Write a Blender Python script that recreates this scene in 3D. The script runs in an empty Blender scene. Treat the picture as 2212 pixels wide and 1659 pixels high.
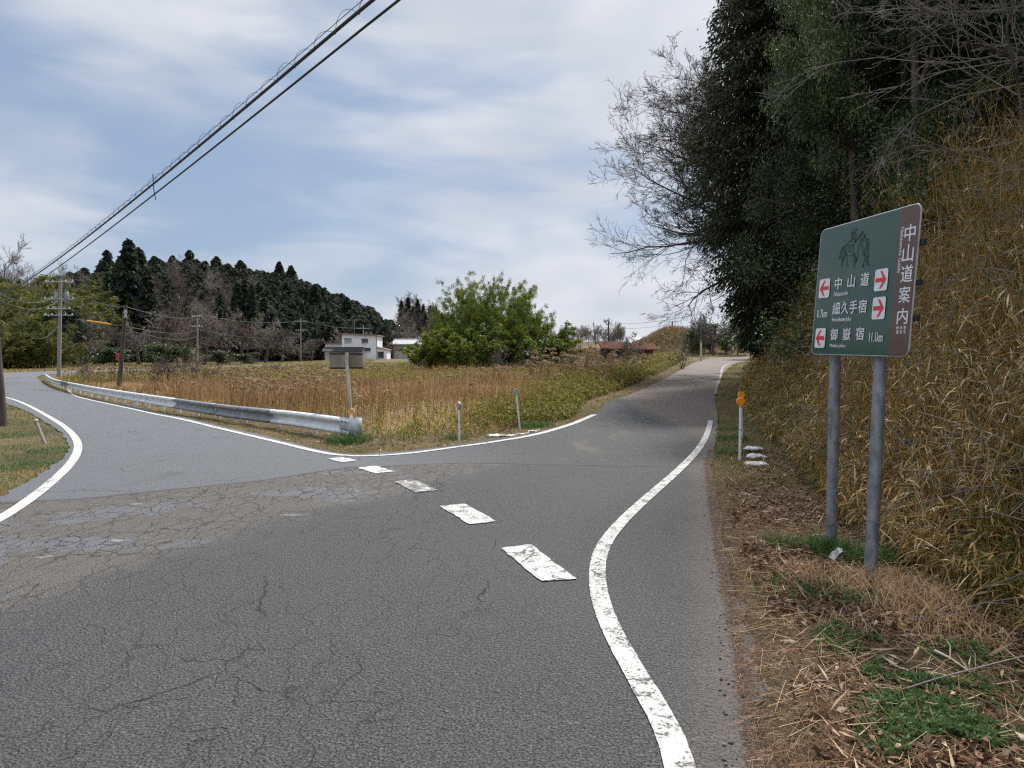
import bpy, bmesh, math, random
import numpy as np
from mathutils import Vector, Matrix

scene = bpy.context.scene
C = scene.collection
R = math.radians

# ------------------------------------------------------------------ camera
FPX, HOR = 685.0, 360.0                     # focal length in pixels of a 1024 wide frame, horizon row
PITCH = math.atan((384 - HOR) / FPX)
CAM = np.array([0.0, 0.0, 1.6])
cd = bpy.data.cameras.new('camera')
cd.sensor_width = 36.0
cd.lens = 36.0 * FPX / 1024.0
cd.clip_start = 0.05
cd.clip_end = 4000
cam = bpy.data.objects.new('camera', cd)
C.objects.link(cam)
cam.location = CAM
cam.rotation_euler = (R(90) - PITCH, 0, 0)
scene.camera = cam

# ------------------------------------------------------------------ light
SUN_EL, SUN_AZ = 54.0, 30.0                 # azimuth from +Y towards +X
scene.view_settings.view_transform = 'Standard'
scene.view_settings.look = 'None'
scene.view_settings.gamma = 1.0
scene.view_settings.exposure = 0.5
sd = bpy.data.lights.new('sun', 'SUN')
sd.energy = 3.6
sd.angle = R(5.0)
sd.color = (1.0, 0.95, 0.87)
sun = bpy.data.objects.new('sun', sd)
C.objects.link(sun)
S = Vector((math.sin(R(SUN_AZ)) * math.cos(R(SUN_EL)), math.cos(R(SUN_AZ)) * math.cos(R(SUN_EL)), math.sin(R(SUN_EL))))
sun.rotation_euler = S.to_track_quat('Z', 'Y').to_euler()
sun.location = (40, 40, 60)

world = bpy.data.worlds.new('World')
scene.world = world
world.use_nodes = True
scene.cycles.use_denoising = False
scene.cycles.filter_width = 1.25


class NT:
    """small helper around a node tree"""
    def __init__(self, nt):
        self.nt = nt
        self.links = nt.links

    def n(self, kind, ins=None, **props):
        nd = self.nt.nodes.new(kind)
        for k, v in props.items():
            setattr(nd, k, v)
        for k, v in (ins or {}).items():
            sock = nd.inputs[k]
            if isinstance(v, bpy.types.NodeSocket):
                self.links.new(v, sock)
            else:
                if hasattr(sock.default_value, '__len__') and isinstance(v, (tuple, list)):
                    v = tuple(v) + (1.0,) * (len(sock.default_value) - len(v))
                sock.default_value = v
        return nd

    def math(self, op, a, b=0.0, c=0.0, clamp=False):
        nd = self.n('ShaderNodeMath', {0: a, 1: b, 2: c}, operation=op, use_clamp=clamp)
        return nd.outputs[0]

    def ss(self, v, lo, hi):
        nd = self.n('ShaderNodeMapRange', {0: v, 1: lo, 2: hi, 3: 0.0, 4: 1.0}, interpolation_type='SMOOTHSTEP')
        return nd.outputs[0]

    def noise(self, vec, scale, detail=3.0, rough=0.55, dist=0.0):
        ins = {'Scale': scale, 'Detail': detail, 'Roughness': rough, 'Distortion': dist}
        if vec is not None:
            ins['Vector'] = vec
        return self.n('ShaderNodeTexNoise', ins).outputs['Fac']

    def mix(self, f, a, b):
        nd = self.n('ShaderNodeMix', data_type='RGBA')
        for k, v in ((0, f), (6, a), (7, b)):
            if isinstance(v, bpy.types.NodeSocket):
                self.links.new(v, nd.inputs[k])
            else:
                nd.inputs[k].default_value = (tuple(v) + (1.0,)) if isinstance(v, (tuple, list)) and len(v) == 3 else v
        return nd.outputs[2]

    def ramp(self, f, stops, interp='LINEAR'):
        nd = self.n('ShaderNodeValToRGB', {0: f})
        cr = nd.color_ramp
        cr.interpolation = interp
        while len(cr.elements) < len(stops):
            cr.elements.new(0.5)
        for e, (p, c) in zip(cr.elements, stops):
            e.position = p
            e.color = tuple(c) + (1.0,) if len(c) == 3 else c
        return nd.outputs[0]

    def curve(self, v, lo, hi, pts, olo, ohi):
        """float curve of v in [lo, hi] through (x, y) points, y in [olo, ohi]"""
        t = self.n('ShaderNodeMapRange', {0: v, 1: lo, 2: hi, 3: 0.0, 4: 1.0}).outputs[0]
        nd = self.n('ShaderNodeFloatCurve', {'Value': t})
        cu = nd.mapping.curves[0]
        P = [((x - lo) / (hi - lo), (y - olo) / (ohi - olo)) for x, y in pts]
        while len(cu.points) < len(P):
            cu.points.new(0.5, 0.5)
        for p, q in zip(cu.points, P):
            p.location = q
            p.handle_type = 'VECTOR'
        nd.mapping.update()
        return self.n('ShaderNodeMapRange', {0: nd.outputs[0], 1: 0.0, 2: 1.0, 3: olo, 4: ohi}).outputs[0]


w = NT(world.node_tree)
world.node_tree.nodes.clear()
sky = w.n('ShaderNodeTexSky', sky_type='NISHITA', sun_disc=False, sun_elevation=R(SUN_EL), sun_rotation=R(SUN_AZ),
          air_density=1.0, dust_density=1.2, ozone_density=1.2)
tc = w.n('ShaderNodeTexCoord')
sep = w.n('ShaderNodeSeparateXYZ', {0: tc.outputs['Generated']})
SKYOFF = (0.1, 3.3, 0.0)
dirn_ = w.n('ShaderNodeVectorMath', {0: tc.outputs['Generated']}, operation='NORMALIZE').outputs[0]
sep = w.n('ShaderNodeSeparateXYZ', {0: dirn_})
rot = w.n('ShaderNodeMapping', {0: dirn_, 1: SKYOFF, 2: (0, R(-26), 0), 3: (1.0, .8, 2.6)})
rotf = w.n('ShaderNodeMapping', {0: dirn_, 1: SKYOFF, 2: (0, R(-8), 0), 3: (1.0, .8, 4.5)})
big = w.noise(rot.outputs[0], 1.9, 3.0, 0.5, 0.5)
fine = w.noise(rotf.outputs[0], 3.8, 4.5, 0.52, 0.45)
dens = w.math('ADD', w.math('MULTIPLY', big, 0.72), w.math('MULTIPLY', fine, 0.28))
# the deck of cloud is thicker to the right of the valley and low over the hills
dens = w.math('ADD', dens, w.math('MULTIPLY', w.ss(sep.outputs[0], -.45, .20), 0.11))
dens = w.math('ADD', dens, w.math('MULTIPLY', w.ss(sep.outputs[2], .20, .04), 0.10))
dens = w.math('ADD', dens, w.math('MULTIPLY', w.ss(sep.outputs[2], .36, .46), 0.08))
cover = w.ss(dens, 0.42, 0.64)
shade = w.noise(rot.outputs[0], 3.1, 4.0, 0.5, 0.3)
cloud = w.mix(w.ss(shade, 0.3, 0.7), (4.4, 4.7, 5.25), (5.8, 5.9, 6.25))
blue = w.mix(0.75, sky.outputs[0], (2.2, 2.9, 4.1))
allsky = w.mix(w.math('MULTIPLY', cover, 0.95), blue, cloud)
# sky overhead and round the sun, out of view, brightened as added fill light
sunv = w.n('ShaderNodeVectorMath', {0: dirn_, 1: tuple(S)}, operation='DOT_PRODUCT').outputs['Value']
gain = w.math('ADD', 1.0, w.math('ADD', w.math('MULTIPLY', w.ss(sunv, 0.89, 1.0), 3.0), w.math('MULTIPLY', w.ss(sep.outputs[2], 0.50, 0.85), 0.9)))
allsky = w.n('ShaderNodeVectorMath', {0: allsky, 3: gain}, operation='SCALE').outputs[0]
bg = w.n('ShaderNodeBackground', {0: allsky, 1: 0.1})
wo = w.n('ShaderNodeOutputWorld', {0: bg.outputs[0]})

# ------------------------------------------------------------------ helpers
def sm(a, b, x):
    t = np.clip((np.asarray(x, float) - a) / (b - a), 0, 1)
    return t * t * (3 - 2 * t)


def nrm(v):
    return v / np.maximum(np.linalg.norm(v, axis=-1, keepdims=True), 1e-9)


def vnoise(x, y, s=1.0, seed=0):
    """cheap smooth value noise, vectorised"""
    x = np.asarray(x, float) * s + seed * 17.3
    y = np.asarray(y, float) * s + seed * 9.1
    xi, yi = np.floor(x), np.floor(y)
    fx, fy = x - xi, y - yi
    fx, fy = fx * fx * (3 - 2 * fx), fy * fy * (3 - 2 * fy)
    def hsh(i, j):
        return np.mod(np.sin(i * 127.1 + j * 311.7 + seed * 74.7) * 43758.5453, 1.0)
    return (hsh(xi, yi) * (1 - fx) + hsh(xi + 1, yi) * fx) * (1 - fy) + (hsh(xi, yi + 1) * (1 - fx) + hsh(xi + 1, yi + 1) * fx) * fy


RP = ((-30, 17, 24, 32, 47, 74, 84, 100, 150, 400), (0, 0, .18, .48, .91, 1.55, 2.15, 2.4, 2.6, 3))
LP = ((-30, 9, 14, 22, 35, 60, 85, 110, 142, 400), (0, 0, -.06, -.18, -.26, -.2, .05, .4, .9, 2))
XRP = ((-20, 5, 14, 19.6, 32, 47, 74, 120), (-5, -.5, 2, 3.8, 7.8, 12.75, 22.3, 38))
FOOT = ((-14, 0, 3, 5, 6.5, 9, 11, 13.6, 15, 22, 30, 40, 47, 60, 74, 80, 90, 120),
        (2.3, 2.7, 2.95, 3.15, 3.3, 4.0, 4.6, 5.3, 5.7, 7.6, 10.4, 13.7, 16.2, 21.2, 28.5, 46, 90, 140))
RISE = ((-1, 0, .8, 2.2, 5, 10, 25, 60, 200), (0, 0, .75, 2.2, 4.2, 6.6, 11, 17, 30))


def aa(d):
    return (d * .463 - 512) / FPX


H1 = (tuple(aa(d) for d in (-500, -300, 0, 80, 165, 240, 300, 400, 500, 600, 700, 800, 835, 875, 920)),
      (590, 600, 606, 622, 600, 584, 570, 570, 580, 596, 628, 670, 705, 752, 780))


def h(x, y):
    x = np.asarray(x, float)
    y = np.asarray(y, float)
    l = np.interp(y, *LP)
    r = np.interp(y, *RP)
    xr = np.interp(y, *XRP)
    wgt = sm(-18, -2, x - xr)
    z = l * (1 - wgt) + r * wgt
    z = z + 0.9 * sm(-58, -22, x) * sm(82, 104, y) * (1 - wgt) * (1 - sm(150, 170, y))
    d = x - np.interp(y, *FOOT)
    z = z + np.interp(d, *RISE) * (1 + .25 * (vnoise(x, y, .35, 3) - .5)) * sm(-12, -6, y)
    # terrace and mound behind the bend of the right hand road
    z = z + 1.9 * sm(88, 97, y) * sm(16, 24, x) + 2.0 * np.exp(-((x - 22.5) / 5.0) ** 2 - ((y - 101) / 7) ** 2)
    z = z + 1.2 * sm(-12, 0, x) * sm(86, 110, y) * (1 - sm(14, 24, x))
    # verge bank beyond the left hand bend
    a = x / np.maximum(y, 5.0)
    foot = np.where(a < -.62, 118, 168) + 0 * x
    vt = np.interp(a, *H1) * .463
    zr = np.maximum(1.6 + (HOR - vt) / FPX * 270 - 12.5, 0)
    k = sm(0, 1, (y - foot) / (268 - foot)) * (1 - .8 * sm(285, 430, y))
    z = z + zr * k
    # second wooded spur and low hills to the right
    z = z + 20 * np.exp(-((a - aa(900)) / .055) ** 2) * sm(250, 335, y) * (1 - .8 * sm(350, 450, y))
    z = z + 7 * sm(aa(1020), aa(1180), a) * (1 - sm(aa(1330), aa(1500), a)) * sm(280, 390, y)
    return z


def ray(d, e):
    """direction of display pixel (2212 wide reading of the photograph)"""
    u, v = d * .46293, e * .46293
    a, b = (u - 512) / FPX, (384 - v) / FPX
    cp, sp = math.cos(PITCH), math.sin(PITCH)
    return np.array([a, cp + b * sp, -sp + b * cp])


def at(d, e, Y):
    """point on the sight line of a pixel at ground distance Y"""
    q = ray(d, e)
    return CAM + q * (Y / q[1])


TT = np.concatenate([np.arange(1.5, 30, .02), np.arange(30, 420, .1)])


def G(d, e):
    """where the sight line of a pixel meets the ground"""
    q = ray(d, e)
    P = CAM + q[None, :] * (TT / q[1])[:, None]
    below = P[:, 2] < h(P[:, 0], P[:, 1])
    i = int(np.argmax(below)) if below.any() else len(TT) - 1
    return P[i]


def gxy(d, e):
    p = G(d, e)
    return (float(p[0]), float(p[1]))


def F(x, y):
    return (x * .54004, y * .54004)         # full resolution pixel to display pixel


def catmull(P, n=8):
    P = np.asarray(P, float)
    Q = np.vstack([2 * P[0] - P[1], P, 2 * P[-1] - P[-2]])
    out = []
    for i in range(1, len(Q) - 2):
        p0, p1, p2, p3 = Q[i - 1], Q[i], Q[i + 1], Q[i + 2]
        for t in np.linspace(0, 1, n, endpoint=False):
            out.append(.5 * (2 * p1 + (p2 - p0) * t + (2 * p0 - 5 * p1 + 4 * p2 - p3) * t * t + (3 * p1 - p0 - 3 * p2 + p3) * t ** 3))
    out.append(P[-1])
    return np.array(out)


def inside(poly, x, y):
    poly = np.asarray(poly, float)
    r = np.zeros(np.shape(x), bool)
    j = len(poly) - 1
    for i in range(len(poly)):
        xi, yi = poly[i]
        xj, yj = poly[j]
        if yi != yj:
            r ^= ((yi > y) != (yj > y)) & (x < (xj - xi) * (y - yi) / (yj - yi) + xi)
        j = i
    return r


def origin(o):
    v = Vector((0, 0, 0))
    while o is not None:
        v = v + o.location
        o = o.parent
    return np.array(v)


def mesh_np(name, V, Q, mat, parent=None, tint=None, smooth=False, local=False):
    """one mesh object out of arrays: V (n, 3), Q (m, 3 or 4)"""
    V = np.asarray(V, np.float32).reshape(-1, 3)
    Q = np.asarray(Q, np.int32)
    if parent is not None and not local:
        V = V - origin(parent).astype(np.float32)[None]
    me = bpy.data.meshes.new(name)
    me.vertices.add(len(V))
    me.vertices.foreach_set('co', V.ravel())
    me.loops.add(Q.size)
    me.loops.foreach_set('vertex_index', Q.ravel())
    me.polygons.add(len(Q))
    me.polygons.foreach_set('loop_start', np.arange(len(Q), dtype=np.int32) * Q.shape[1])
    if smooth:
        me.polygons.foreach_set('use_smooth', np.ones(len(Q), bool))
    me.update(calc_edges=True)
    if tint is not None:
        at_ = me.attributes.new('tint', 'FLOAT', 'FACE')
        at_.data.foreach_set('value', np.asarray(tint, np.float32))
    me.materials.append(mat)
    o = bpy.data.objects.new(name, me)
    C.objects.link(o)
    if parent is not None:
        o.parent = parent
    return o


class MB:
    """collects boxes, tubes and polygons, then links them as ONE mesh object"""
    def __init__(self):
        self.v, self.f, self.sm = [], [], []

    def add(self, V, Fc, smooth=False):
        b = len(self.v)
        self.v += [tuple(map(float, p)) for p in V]
        self.f += [tuple(b + i for i in f) for f in Fc]
        self.sm += [smooth] * len(Fc)
        return self

    def box(self, lo, hi, rot=0.0, piv=None):
        x0, y0, z0 = lo
        x1, y1, z1 = hi
        V = [(x, y, z) for z in (z0, z1) for y in (y0, y1) for x in (x0, x1)]
        if rot:
            px, py = piv if piv is not None else ((x0 + x1) / 2, (y0 + y1) / 2)
            c, s = math.cos(rot), math.sin(rot)
            V = [(px + (x - px) * c - (y - py) * s, py + (x - px) * s + (y - py) * c, z) for x, y, z in V]
        return self.add(V, [(0, 2, 3, 1), (4, 5, 7, 6), (0, 1, 5, 4), (2, 6, 7, 3), (0, 4, 6, 2), (1, 3, 7, 5)])

    def tube(self, P, r, n=10, caps=True):
        P = np.asarray(P, float)
        r = np.broadcast_to(np.asarray(r, float), (len(P),))
        T = np.gradient(P, axis=0) if len(P) > 2 else np.repeat((P[1] - P[0])[None], 2, 0)
        T = nrm(T)
        ref = np.array([0, 0, 1.0]) if abs(T[0][2]) < .9 else np.array([1.0, 0, 0])
        V, Fc = [], []
        for i in range(len(P)):
            a = nrm(np.cross(T[i], ref))
            b = np.cross(T[i], a)
            for k in range(n):
                t = 2 * math.pi * k / n
                V.append(P[i] + r[i] * (math.cos(t) * a + math.sin(t) * b))
        for i in range(len(P) - 1):
            for k in range(n):
                k2 = (k + 1) % n
                Fc.append((i * n + k, i * n + k2, (i + 1) * n + k2, (i + 1) * n + k))
        self.add(V, Fc, True)
        if caps:
            self.add(V[:n], [tuple(range(n - 1, -1, -1))])
            self.add(V[-n:], [tuple(range(n))])
        return self

    def slab(self, poly, off):
        """polygon (list of 3-D points) thickened along the vector off"""
        n = len(poly)
        P = [np.asarray(p, float) for p in poly]
        V = P + [p + np.asarray(off, float) for p in P]
        Fc = [tuple(range(n)), tuple(range(2 * n - 1, n - 1, -1))]
        Fc += [(i, i + n, (i + 1) % n + n, (i + 1) % n) for i in range(n)]
        return self.add(V, Fc)

    def build(self, name, mat, parent=None, local=False, bevel=0.0, fix=True):
        V = np.array(self.v, float)
        if parent is not None and not local:
            V = V - origin(parent)[None]
        me = bpy.data.meshes.new(name)
        me.from_pydata([tuple(p) for p in V], [], self.f)
        me.polygons.foreach_set('use_smooth', np.array(self.sm, bool))
        if fix:
            bm = bmesh.new()
            bm.from_mesh(me)
            bmesh.ops.recalc_face_normals(bm, faces=bm.faces)
            bm.to_mesh(me)
            bm.free()
        me.materials.append(mat)
        o = bpy.data.objects.new(name, me)
        C.objects.link(o)
        if parent is not None:
            o.parent = parent
        if bevel:
            m = o.modifiers.new('bevel', 'BEVEL')
            m.width = bevel
            m.segments = 2
            m.limit_method = 'ANGLE'
        return o


def tag(o, label=None, cat=None, group=None, kind=None):
    for k, v in (('label', label), ('category', cat), ('group', group), ('kind', kind)):
        if v:
            o[k] = v
    return o


def thing(name, label, cat, loc=(0, 0, 0), group=None):
    o = bpy.data.objects.new(name, None)
    o.empty_display_size = .2
    C.objects.link(o)
    o.location = tuple(float(c) for c in loc)
    return tag(o, label, cat, group)


KIDS = {}


def dup(root, loc, rotz=0.0, scale=1.0, label=None, group=None):
    """a copy of a thing with copies of its parts and their sub-parts"""
    r = root.copy()
    C.objects.link(r)
    r.location = tuple(float(c) for c in loc)
    r.rotation_euler = (0, 0, rotz)
    r.scale = (scale, scale, scale) if not isinstance(scale, tuple) else scale
    if label:
        r['label'] = label
    if group:
        r['group'] = group
    for ch in KIDS.setdefault(root.name, list(root.children)):
        c = ch.copy()
        C.objects.link(c)
        c.parent = r
        for g in KIDS.setdefault(ch.name, list(ch.children)):
            d = g.copy()
            C.objects.link(d)
            d.parent = c
    return r


def place(root, used, loc, rotz=0.0, scale=1.0, label=None, group=None):
    """the first time moves the thing itself, afterwards a copy of it"""
    if root.name not in used:
        used.add(root.name)
        KIDS.setdefault(root.name, list(root.children))
        root.location = tuple(float(c) for c in loc)
        root.rotation_euler = (0, 0, rotz)
        root.scale = (scale, scale, scale) if not isinstance(scale, tuple) else scale
        if label:
            root['label'] = label
        if group:
            root['group'] = group
        return root
    return dup(root, loc, rotz, scale, label, group)


# ------------------------------------------------------------------ materials
def mat(name):
    m = bpy.data.materials.new(name)
    m.use_nodes = True
    m.node_tree.nodes.clear()
    return m, NT(m.node_tree)


def finish(t, shader):
    t.n('ShaderNodeOutputMaterial', {0: shader})


def bsdf(t, col, rough=.8, metal=0.0, bump=None, spec=None):
    ins = {'Base Color': col, 'Roughness': rough, 'Metallic': metal}
    if spec is not None:
        ins['Specular IOR Level'] = spec
    if bump is not None:
        ins['Normal'] = bump
    return t.n('ShaderNodeBsdfPrincipled', ins).outputs[0]


def bump(t, hgt, strength=.3, dist=.01):
    return t.n('ShaderNodeBump', {'Height': hgt, 'Strength': strength, 'Distance': dist}).outputs[0]


def simple(name, c1, c2, scale=6.0, rough=.8, metal=0.0, bstr=.2, stretch=None, bd=.01, spec=None):
    m, t = mat(name)
    v = t.n('ShaderNodeTexCoord').outputs['Object']
    if stretch:
        v = t.n('ShaderNodeMapping', {0: v, 3: stretch}).outputs[0]
    n1 = t.noise(v, scale, 5.0, .6)
    col = t.mix(t.ss(n1, .3, .7), c1, c2)
    finish(t, bsdf(t, col, rough, metal, bump(t, t.noise(v, scale * 6, 3.0), bstr, bd), spec))
    return m


def leafmat(name, stops, rough=.6, trans=.3, spec=.3, stuffnoise=0.0):
    """foliage: colour by the leaf's own tint, part of the light goes through"""
    m, t = mat(name)
    a = t.n('ShaderNodeAttribute', attribute_name='tint').outputs['Fac']
    info = t.n('ShaderNodeObjectInfo').outputs['Random']
    a = t.math('ADD', a, t.math('MULTIPLY', t.math('SUBTRACT', info, .5), .18))
    if stuffnoise:
        pos = t.n('ShaderNodeNewGeometry').outputs['Position']
        nz = t.noise(pos, stuffnoise, 2.0)
        a = t.math('ADD', a, t.math('MULTIPLY', t.math('SUBTRACT', nz, .5), .7))
    col = t.ramp(a, stops)
    p = bsdf(t, col, rough, 0, None, spec)
    tr = t.n('ShaderNodeBsdfTranslucent', {0: col}).outputs[0]
    mx = t.n('ShaderNodeMixShader', {0: trans, 1: p, 2: tr}).outputs[0]
    finish(t, mx)
    return m


M = {}
M['bark'] = simple('bark', (.05, .04, .032), (.11, .092, .075), 9, .9, 0, .5, (1, 1, .25))
M['twig_brown'] = simple('twig_brown', (.085, .066, .055), (.15, .118, .098), 3, .9)
M['twig_grey'] = simple('twig_grey', (.14, .12, .10), (.27, .24, .21), 3, .9)
M['twig_dark'] = simple('twig_dark', (.045, .037, .03), (.085, .07, .06), 3, .9)
M['cedar'] = leafmat('cedar', [(0, (.021, .031, .023)), (.5, (.038, .053, .036)), (.85, (.062, .070, .042)), (1, (.09, .07, .042))], .75, .25)
M['cedar_bright'] = leafmat('cedar_bright', [(0, (.03, .055, .022)), (.6, (.07, .11, .04)), (1, (.13, .16, .06))], .7, .25)
M['cypress'] = leafmat('cypress', [(0, (.018, .024, .011)), (.6, (.04, .048, .020)), (.9, (.07, .066, .028)), (1, (.12, .075, .035))], .65, .22)
M['evergreen'] = leafmat('evergreen', [(0, (.018, .034, .010)), (.6, (.050, .078, .022)), (1, (.11, .145, .042))], .36, .25, .5)
M['evergreen_light'] = leafmat('evergreen_light', [(0, (.04, .065, .016)), (.6, (.09, .13, .032)), (1, (.18, .21, .07))], .3, .28, .6)
M['bamboo'] = leafmat('bamboo', [(0, (.045, .075, .010)), (.5, (.155, .20, .024)), (1, (.38, .38, .055))], .5, .42)
M['bamboo_yellow'] = leafmat('bamboo_yellow', [(0, (.045, .065, .015)), (.5, (.115, .13, .03)), (1, (.27, .22, .055))], .5, .4)
M['sasa'] = leafmat('sasa', [(0, (.02, .036, .008)), (.2, (.075, .10, .018)), (.42, (.20, .165, .036)), (.62, (.34, .20, .058)), (.85, (.47, .29, .11)), (1, (.74, .58, .34))], .55, .2, .2)
M['sasa_green'] = leafmat('sasa_green', [(0, (.055, .075, .010)), (.3, (.135, .155, .018)), (.58, (.27, .225, .035)), (.82, (.40, .27, .075)), (1, (.52, .38, .16))], .6, .22, .12)
M['straw'] = leafmat('straw', [(0, (.14, .062, .03)), (.28, (.32, .19, .095)), (.58, (.49, .325, .17)), (.82, (.64, .47, .28)), (1, (.74, .61, .42))], .75, .3, .2, .25)
M['plume'] = leafmat('plume', [(0, (.28, .20, .11)), (.6, (.42, .32, .19)), (1, (.60, .50, .34))], .8, .4, .1)
M['verge'] = leafmat('verge', [(0, (.05, .09, .018)), (.35, (.11, .15, .035)), (.6, (.24, .19, .06)), (1, (.40, .28, .12))], .6, .3, .3, .8)
M['greengrass'] = leafmat('greengrass', [(0, (.03, .075, .014)), (.6, (.07, .15, .03)), (1, (.14, .22, .055))], .55, .35)
M['weed'] = leafmat('weed', [(0, (.055, .10, .03)), (.6, (.11, .185, .06)), (1, (.20, .28, .12))], .6, .35)
M['litter'] = leafmat('litter', [(0, (.045, .026, .016)), (.4, (.15, .078, .048)), (.7, (.28, .165, .105)), (.9, (.46, .33, .22)), (1, (.66, .56, .42))], .7, .1, .25)
M['needle'] = leafmat('needle', [(0, (.15, .085, .058)), (.6, (.33, .21, .14)), (1, (.54, .42, .30))], .8, .1, .2)
M['gravel'] = leafmat('gravel', [(0, (.04, .04, .042)), (.6, (.12, .115, .11)), (1, (.30, .28, .25))], .9, 0.0)
M['galv'] = simple('galvanised', (.15, .165, .18), (.30, .32, .335), 17, .55, .45, .25, (1, 1, .5))
M['dead_stem'] = leafmat('dead_stem', [(0, (.08, .052, .026)), (.5, (.22, .145, .07)), (1, (.42, .31, .18))], .8, .1, .2)
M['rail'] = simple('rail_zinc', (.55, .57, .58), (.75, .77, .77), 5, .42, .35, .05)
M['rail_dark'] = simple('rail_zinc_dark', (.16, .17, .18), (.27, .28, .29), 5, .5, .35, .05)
M['white_paint'] = simple('white_paint', (.62, .62, .62), (.76, .76, .75), 7, .5, 0, .04)
M['amber'] = simple('amber_reflector', (.75, .25, .012), (.85, .31, .02), 40, .22, 0, .15)
M['disc_back'] = simple('disc_back', (.30, .29, .27), (.40, .39, .36), 12, .6)
M['wood_pole'] = simple('wood_pole', (.045, .036, .03), (.085, .07, .058), 12, .9, 0, .5, (1, 1, .12))
M['concrete'] = simple('concrete', (.20, .19, .175), (.30, .285, .265), 8, .85, 0, .2)
M['grey_metal'] = simple('grey_metal', (.34, .36, .38), (.48, .50, .52), 8, .5, .2)
M['cable'] = simple('cable', (.012, .012, .013), (.022, .022, .023), 10, .6)
M['wire'] = simple('wire', (.07, .075, .08), (.11, .115, .12), 10, .5, .3)
M['yellow_tube'] = simple('yellow_tube', (.60, .27, .02), (.72, .35, .03), 8, .5)
M['bag'] = simple('white_bag', (.34, .33, .31), (.66, .66, .65), 14, .6, 0, .5)
M['stick'] = simple('stick', (.25, .21, .16), (.42, .37, .30), 14, .8)
M['old_wood'] = simple('old_wood', (.30, .25, .20), (.58, .54, .48), 11, .85, 0, .3, (1, 1, .1))
M['red'] = simple('red_paint', (.30, .03, .025), (.38, .05, .035), 6, .6)

# ------------------------------------------------------------------ ground
def ground_material():
    m, t = mat('soil')
    pos = t.n('ShaderNodeNewGeometry').outputs['Position']
    n1 = t.noise(pos, .5, 4.0)
    n2 = t.noise(pos, 6.0, 5.0, .65)
    n3 = t.noise(pos, 60.0, 3.0, .6)
    c = t.mix(t.ss(n1, .35, .65), (.10, .075, .045), (.18, .128, .075))
    c = t.mix(t.ss(n2, .45, .7), c, (.055, .05, .026))
    c = t.mix(t.math('MULTIPLY', t.ss(n3, .45, .75), .6), c, (.20, .15, .09))
    finish(t, bsdf(t, c, .95, 0, bump(t, t.math('ADD', n2, n3), .8, .05), .2))
    return m


ys = np.concatenate([np.linspace(-14, 18, 150), np.geomspace(18.2, 600, 185)])
ss_ = np.linspace(-1.45, 1.45, 460)
YY, SS = np.meshgrid(ys, ss_, indexing='ij')
XX = SS * (np.maximum(YY, 0) + 15)

# outline of the whole asphalt sheet, anticlockwise seen from above
edge_r = [(-2.0, -13), (.1, -5), (.85, 0), (1.0, 2.6)] + [gxy(*p) for p in ((1652, 1500), (1626, 1400), (1598, 1300), (1571, 1200), (1552, 1100), (1540, 1010), (1546, 940), (1549, 890))]
edge_r += [(6.55, 22), (8.15, 27.5), (10.95, 36), (15.4, 49), (20.6, 63), (24.4, 71), (28.2, 76), (34, 80), (46, 83.5), (70, 87)]
edge_r2 = [(70, 92.5), (46, 89), (33, 85.5), (25.5, 81), (21.0, 75), (16.3, 62), (11.9, 48), (9.3, 40), (7.0, 33), (5.05, 27.6), (3.4, 23.6)]
edge_r2 += [gxy(*p) for p in ((1292, 890), (1225, 918), (1160, 934), (1050, 952), (920, 971), (820, 979), (745, 982), (660, 965), (600, 949), (450, 914), (300, 880.5), (200, 863))]
edge_r2 += [(-29.6, 44.0), (-41.0, 59.5), (-47.8, 69), (-51.6, 76), (-53.0, 83), (-50.5, 90), (-42, 96), (-22, 102), (10, 107)]
edge_l = [(10, 112), (-22, 107), (-44, 102), (-56, 96.5), (-61, 88), (-60.5, 78), (-55, 67), (-45, 56), (-35, 45.5), (-27, 36)]
edge_l += [gxy(*p) for p in ((0, 866), (60, 890), (100, 914), (135, 940), (149, 962), (142, 986), (108, 1011), (58, 1043), (0, 1073))]
edge_l += [(-5.45, 6.6), (-5.5, 5.2), (-6.6, 3.4), (-11, 1.4), (-22, 0), (-22, -13)]
E1 = catmull(edge_r, 6)
E2 = catmull(edge_r2, 6)
E3 = catmull(edge_l, 6)
outline = np.vstack([E1, E2, E3])
rngo = np.random.default_rng(4)
outline = outline + rngo.normal(0, .022, outline.shape) * (outline[:, 1:2] < 30)

ZZ = h(XX, YY)
m_in = inside(outline, XX, YY)
ZZ = ZZ - .06 * m_in + (.05 * (vnoise(XX, YY, 1.7, 5) - .5)) * (~m_in) * (YY < 60)
ni, nj = YY.shape
idx = np.arange(ni * nj).reshape(ni, nj)
Q = np.stack([idx[:-1, :-1], idx[:-1, 1:], idx[1:, 1:], idx[1:, :-1]], -1).reshape(-1, 4)
ground = mesh_np('ground', np.stack([XX, YY, ZZ], -1).reshape(-1, 3), Q, ground_material(), smooth=True)
tag(ground, kind='structure')


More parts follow.
